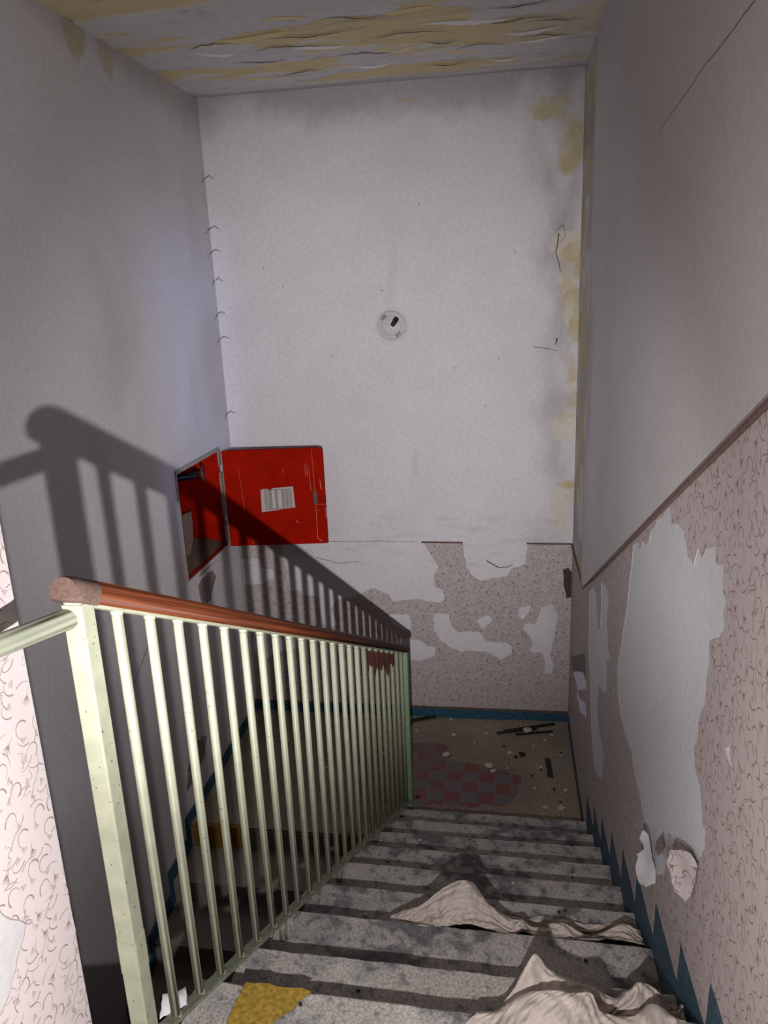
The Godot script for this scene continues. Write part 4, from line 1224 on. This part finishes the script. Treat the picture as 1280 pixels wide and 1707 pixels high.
# crumpled sheet: rows of points from its near hem over its folds to its far hem, joined by curves and creased
func cloth(called: String, rows: Array, label: String, seed_at: float, crease := 0.012):
	var nu := 16
	var nv := 14
	var cols: int = rows[0].size()
	var pt := func(j: int, i: int): return rows[clampi(j, 0, rows.size() - 1)][clampi(i, 0, cols - 1)]
	var grid := []
	for j in (rows.size() - 1) * nv + 1:
		var line := []
		var rj := mini(j / nv, rows.size() - 2)
		var tj := float(j - rj * nv) / nv
		for i in (cols - 1) * nu + 1:
			var ci := mini(i / nu, cols - 2)
			var ti := float(i - ci * nu) / nu
			var ps := []
			for d in [-1, 0, 1, 2]:
				ps.append(pt.call(rj + d, ci).cubic_interpolate(pt.call(rj + d, ci + 1), pt.call(rj + d, ci - 1), pt.call(rj + d, ci + 2), ti))
			var p: Vector3 = ps[1].cubic_interpolate(ps[2], ps[0], ps[3], tj)
			var v := float(j) / nv
			var fold := pow(maxf(0.0, 1.0 - 2.4 * absf(n_mid.get_noise_3d(p.x * 170.0 + 18.0 * sin(v * 1.9 + p.x * 7.0), v * 11.0, seed_at))), 1.6)
			var fine := 1.0 - 2.2 * absf(n_mid.get_noise_3d(p.x * 210.0 + p.z * 160.0, p.z * 260.0 - p.x * 110.0, seed_at + 9.0))
			p += Vector3(0.0, 0.6, 0.55) * (crease * 2.1 * (fold - 0.35) + crease * 0.8 * (fine - 0.5))
			p.x += 0.004 * n_fine.get_noise_3d(p.x * 60.0, v * 30.0, seed_at)
			line.append(p)
		grid.append(line)
	var st := mb(true)
	for j in grid.size() - 1:
		for i in grid[0].size() - 1:
			tri(st, grid[j][i], grid[j][i + 1], grid[j + 1][i + 1])
			tri(st, grid[j][i], grid[j + 1][i + 1], grid[j + 1][i])
	return tag(put(st, called, M.cloth), label, "cloth")

func row(xs: Array, ys: Array, z: float, lift := 0.0, shift := 0.0) -> Array:
	var out := []
	for i in xs.size(): out.append(Vector3(minf(xs[i] + shift, 0.664), ys[i] + lift, z + 0.012 * sin(i * 2.1 + z * 40.0)))
	return out

func build_cloths():
	var x := [-0.157, -0.098, -0.047, 0.025, 0.105, 0.173, 0.242, 0.281, 0.32, 0.407, 0.504, 0.597, 0.66]
	var crest := [-0.367, -0.322, -0.297, -0.237, -0.194, -0.276, -0.342, -0.323, -0.356, -0.342, -0.364, -0.316, -0.349]
	var hem := [-0.312, -0.325, -0.310, -0.294, -0.296, -0.298, -0.306, -0.304, -0.310, -0.305, -0.310, -0.300, -0.302]
	var mid := []
	var floor_y := []
	for i in x.size():
		mid.append((crest[i] + hem[i]) / 2 - 0.012)
		floor_y.append(-0.440)
	cloth("dust_sheet", [row(x, hem, -0.575), row(x, mid, -0.618), row(x, crest, -0.660), row(x, crest, -0.715, -0.075, 0.01), row(x, floor_y, -0.79, 0.0, 0.02)], "crumpled off-white dust sheet peaked up across the middle of the flight", 1.0, 0.016)
	var xf := [0.262, 0.291, 0.33, 0.378, 0.438, 0.49, 0.521, 0.553, 0.600, 0.635, 0.66]
	var far := [-0.035, 0.063, 0.015, 0.009, -0.017, -0.053, -0.011, 0.011, -0.023, -0.055, -0.045]
	var xn := [0.159, 0.208, 0.265, 0.333, 0.381, 0.422, 0.45, 0.511, 0.563, 0.62, 0.664]
	var near := [0.012, 0.031, 0.067, 0.098, 0.108, 0.090, 0.047, 0.052, 0.076, 0.05, 0.051]
	var low := []
	var base_y := []
	var hem_y := []
	var xh := []
	for i in xf.size():
		low.append(minf(near[i], far[i] + 0.02) - 0.06)
		base_y.append(-0.142)
		hem_y.append(0.014)
		xh.append(lerpf(0.10, 0.66, i / 10.0))
	var half := []
	for i in near.size(): half.append(near[i] * 0.55 + 0.012)
	cloth("dust_sheet", [row(xh, hem_y, 0.23), row(xh, half, 0.12), row(xn, near, 0.0), row(xn, low, -0.05, 0.0, 0.02), row(xf, far, -0.12), row(xf, far, -0.165, -0.05, 0.01), row(xf, base_y, -0.22, 0.0, 0.01)], "crumpled off-white dust sheet heaped at the top steps beside the right wall", 5.0, 0.014)

func build_debris():
	# dark slats of a broken grille and other strips on the landing
	var slats := [
		["slat", Vector3(0.22, -1.335, -3.43), Vector3(0.575, -1.330, -3.545), 0.022, "longest black slat of the broken grille by the back wall"],
		["slat", Vector3(0.17, -1.338, -3.405), Vector3(0.45, -1.334, -3.475), 0.016, "thin dark slat lying in front of the longest black slat"],
		["slat", Vector3(0.30, -1.339, -3.40), Vector3(0.56, -1.337, -3.46), 0.014, "short dark slat at the right end of the broken grille"],
		["strip", Vector3(0.505, -1.336, -3.12), Vector3(0.515, -1.336, -2.925), 0.034, "short black strip lying lengthwise near the right wall"],
		["strip", Vector3(-0.60, -1.330, -3.44), Vector3(-0.27, -1.318, -3.56), 0.030, "dark strip slanting across the landing beside the far newel"]]
	for s in slats:
		var st := mb()
		var a: Vector3 = s[1]
		var b: Vector3 = s[2]
		prism(st, round_rect(s[3], 0.010, 0.002), along(a, b), 0.0, a.distance_to(b))
		tag(put(st, s[0], M.iron), s[4], s[0], "dark strips lying on the landing")
	# chips of paint and plaster: flat, irregular, tilted
	var r := RandomNumberGenerator.new()
	r.seed = 41
	var chip := func(at: Vector3, size: float, m: Material, called: String, label: String, cat: String, group: String):
		var st := mb()
		var poly := PackedVector2Array()
		var n := r.randi_range(5, 7)
		for i in n:
			poly.append(Vector2.from_angle(TAU * i / n + r.randf_range(-0.25, 0.25)) * size * r.randf_range(0.35, 0.6))
		var xf := Transform3D(Basis(Vector3.UP, r.randf() * TAU) * Basis(Vector3.RIGHT, -PI / 2 + r.randf_range(-0.15, 0.15)), at)
		prism(st, poly, xf, -0.001, maxf(0.003, size * 0.12))
		tag(put(st, called, m), label, cat, group)
	var land := "small pale paint chip lying on the dusty landing"
	for p in [[0.379, -3.44, 0.065], [0.36, -3.585, 0.03], [0.48, -3.58, 0.03], [-0.16, -3.57, 0.035], [-0.17, -3.12, 0.055], [0.12, -3.02, 0.055], [0.15, -2.96, 0.04], [0.26, -3.18, 0.035], [0.02, -3.28, 0.02], [-0.13, -3.37, 0.04], [0.5, -3.35, 0.025], [0.42, -3.28, 0.02], [0.46, -3.03, 0.025], [0.56, -2.62, 0.045], [0.47, -2.62, 0.04], [0.6, -2.80, 0.03], [0.6, -3.18, 0.03], [0.24, -3.0, 0.02], [0.1, -3.4, 0.03], [0.55, -3.42, 0.03], [-0.4, -3.4, 0.02], [0.41, -2.8, 0.025], [-0.6, -3.1, 0.03], [-0.95, -2.9, 0.03], [-1.2, -2.6, 0.03], [-0.8, -2.5, 0.025], [-1.3, -3.2, 0.03]]:
		chip.call(Vector3(p[0], LANDING_Y + (0.006 if p[2] < 0.06 else 0.026), p[1]), p[2], M.chip, "paint_chip", land, "paint chip", "pale paint chips on the landing")
	var dark := "small dark crumb of rubbish lying on the dusty landing"
	for p in [[0.34, -3.16, 0.05], [0.30, -3.13, 0.03], [0.40, -2.93, 0.02], [0.53, -2.80, 0.018], [0.6, -3.2, 0.02], [0.22, -3.25, 0.02], [-0.31, -2.65, 0.03], [0.56, -2.68, 0.018], [0.46, -3.0, 0.016]]:
		chip.call(Vector3(p[0], LANDING_Y + 0.007, p[1]), p[2], M.chip_dark, "crumb", dark, "debris", "dark crumbs on the landing")
	var step := "small pale flake of plaster lying on a concrete tread"
	for i in 34:
		var k := r.randi_range(0, 8)
		var z: float = lerpf(NOSE_R[k] + 0.03, (NOSE_R[k - 1] if k else 0.29) - 0.02, r.randf())
		chip.call(Vector3(r.randf_range(-0.33, 0.6), -RISE * k + 0.004, z), r.randf_range(0.008, 0.022), M.chip if r.randf() < 0.65 else M.chip_grey, "plaster_flake", step, "plaster flake", "plaster flakes on the treads")
	for i in 20:
		var k := r.randi_range(0, 6)
		var z: float = lerpf(NOSE_R[k] + 0.01, (NOSE_R[k - 1] if k else 0.29) - 0.02, r.randf())
		chip.call(Vector3(r.randf_range(-0.3, 0.62), -RISE * k + 0.004, z), r.randf_range(0.006, 0.014), M.chip_dark, "crumb", "small dark crumb of dirt lying on a concrete tread", "debris", "dark crumbs on the treads")
	# scraps of paper caught under the railing
	for s in [[-0.535, 0.12, 0.15, 0.07, "white paper scrap caught under the bottom bar near the newel"], [-0.52, -0.345, -0.51, 0.05, "small white paper scrap caught under the bottom bar at a leg"]]:
		var st := mb(true)
		var poly := torn(PackedVector2Array([Vector2(-0.5, -0.3), Vector2(0.45, -0.25), Vector2(0.5, 0.3), Vector2(-0.2, 0.35)]), 0.08, s[0], 0.12)
		for i in poly.size(): poly[i] *= s[3]
		prism(st, poly, Transform3D(Basis(Vector3.UP, 0.6) * Basis(Vector3.RIGHT, -1.2), Vector3(s[0], s[1], s[2])), -0.0008, 0.0008)
		tag(put(st, "paper_scrap", M.pale_paper), s[4], "paper")


func _ready():
	# camera
	var cam := Camera3D.new()
	cam.name = "camera"
	cam.position = Vector3(0.2223, 1.6814, 1.4676)
	cam.rotation = Vector3(-0.2762, 0.1605, -0.0427)
	cam.fov = rad_to_deg(2.0 * atan(853.5 / 1291.1))
	cam.near = 0.05
	cam.current = true
	add_child(cam)
	# surroundings: a closed, unlit house
	var env := Environment.new()
	env.background_mode = Environment.BG_COLOR
	env.background_color = Color(0.02, 0.022, 0.026)
	env.tonemap_mode = Environment.TONE_MAPPER_LINEAR
	env.tonemap_exposure = 1.0
	env.sdfgi_enabled = true
	env.ssao_enabled = true
	env.ssil_enabled = true
	var we := WorldEnvironment.new()
	we.name = "surroundings"
	we.environment = env
	add_child(we)
	# the hand torch below the camera: a bright beam and its wide spill
	for l in [[11.6, 30.0, 1.0, Vector3(-0.60, 0.90, BACK_Z)], [3.6, 86.0, 1.0, Vector3(LEFT_X, 0.25, -1.45)]]:
		var torch := SpotLight3D.new()
		torch.name = "torch_light"
		torch.light_energy = l[0]
		torch.spot_angle = l[1]
		torch.spot_angle_attenuation = l[2]
		torch.spot_range = 20.0
		torch.spot_attenuation = 2.0
		torch.light_size = 0.01
		torch.light_color = Color(1.0, 0.985, 0.99)
		torch.shadow_enabled = true
		add_child(torch, true)
		torch.look_at_from_position(Vector3(0.146, 1.198, 1.372), l[3])
	# daylight from an added lamp, no window built, through a small added opening in the right wall beside the upper landing
	var day := AreaLight3D.new()
	day.name = "daylight"
	day.area_size = Vector2(0.22, 0.4)
	day.light_energy = 26.0
	day.light_color = Color(0.62, 0.72, 1.0)
	day.area_range = 20.0
	day.shadow_enabled = true
	add_child(day)
	day.look_at_from_position(Vector3(2.5, 2.055, 4.0), Vector3(-1.65, 1.2, -3.1))

	rng.seed = 12
	n_soft.seed = 2; n_soft.frequency = 0.010; n_soft.fractal_octaves = 3
	n_mid.seed = 4; n_mid.frequency = 0.06; n_mid.fractal_octaves = 4
	n_fine.seed = 6; n_fine.frequency = 0.15; n_fine.fractal_octaves = 4
	make_materials()
	var rough: Texture2D = M.trim.albedo_texture
	M.old_paint = mat(Color(0.80, 0.73, 0.54), 0.9, M.plaster.albedo_texture, 3.0)
	M.grey_paint = mat(Color(0.79, 0.775, 0.78), 0.9)
	M.crack_brown = mat(Color(0.24, 0.19, 0.15), 1.0)
	M.lit_paper = mat(Color(1.0, 1.0, 1.0), 0.8)  # same wallpaper print for the partition, strong torchlight painted in as lighter paper
	M.lit_paper.albedo_texture = wallpaper_print(Color(0.86, 0.815, 0.805), Color(0.60, 0.52, 0.50))
	M.wall_plain = mat(Color(0.70, 0.68, 0.67), 0.9)
	M.floor_plain = mat(Color(0.45, 0.42, 0.38), 0.9)
	M.grout = mat(Color(0.55, 0.50, 0.47), 0.95, rough, 9.0)
	M.blue_worn = mat(Color(0.24, 0.37, 0.44), 0.7, rough, 3.0)
	M.worn_green = mat(Color(0.585, 0.60, 0.49), 0.5, rough, 7.0)
	M.pipe_green = mat(Color(0.56, 0.575, 0.50), 0.5, M.green.albedo_texture, 3.0)
	M.soil = mat(Color.WHITE, 0.95, rough, 5.0, 0.02, true)
	M.chip_grey = mat(Color(0.50, 0.47, 0.45), 0.9)

	var walls: Array = build_shell()
	build_landing()
	build_steps()
	build_skirtings()
	build_paper(walls)
	build_marks(walls)
	build_railing()
	build_cabinet()
	build_fitting()
	build_cloths()
	build_debris()
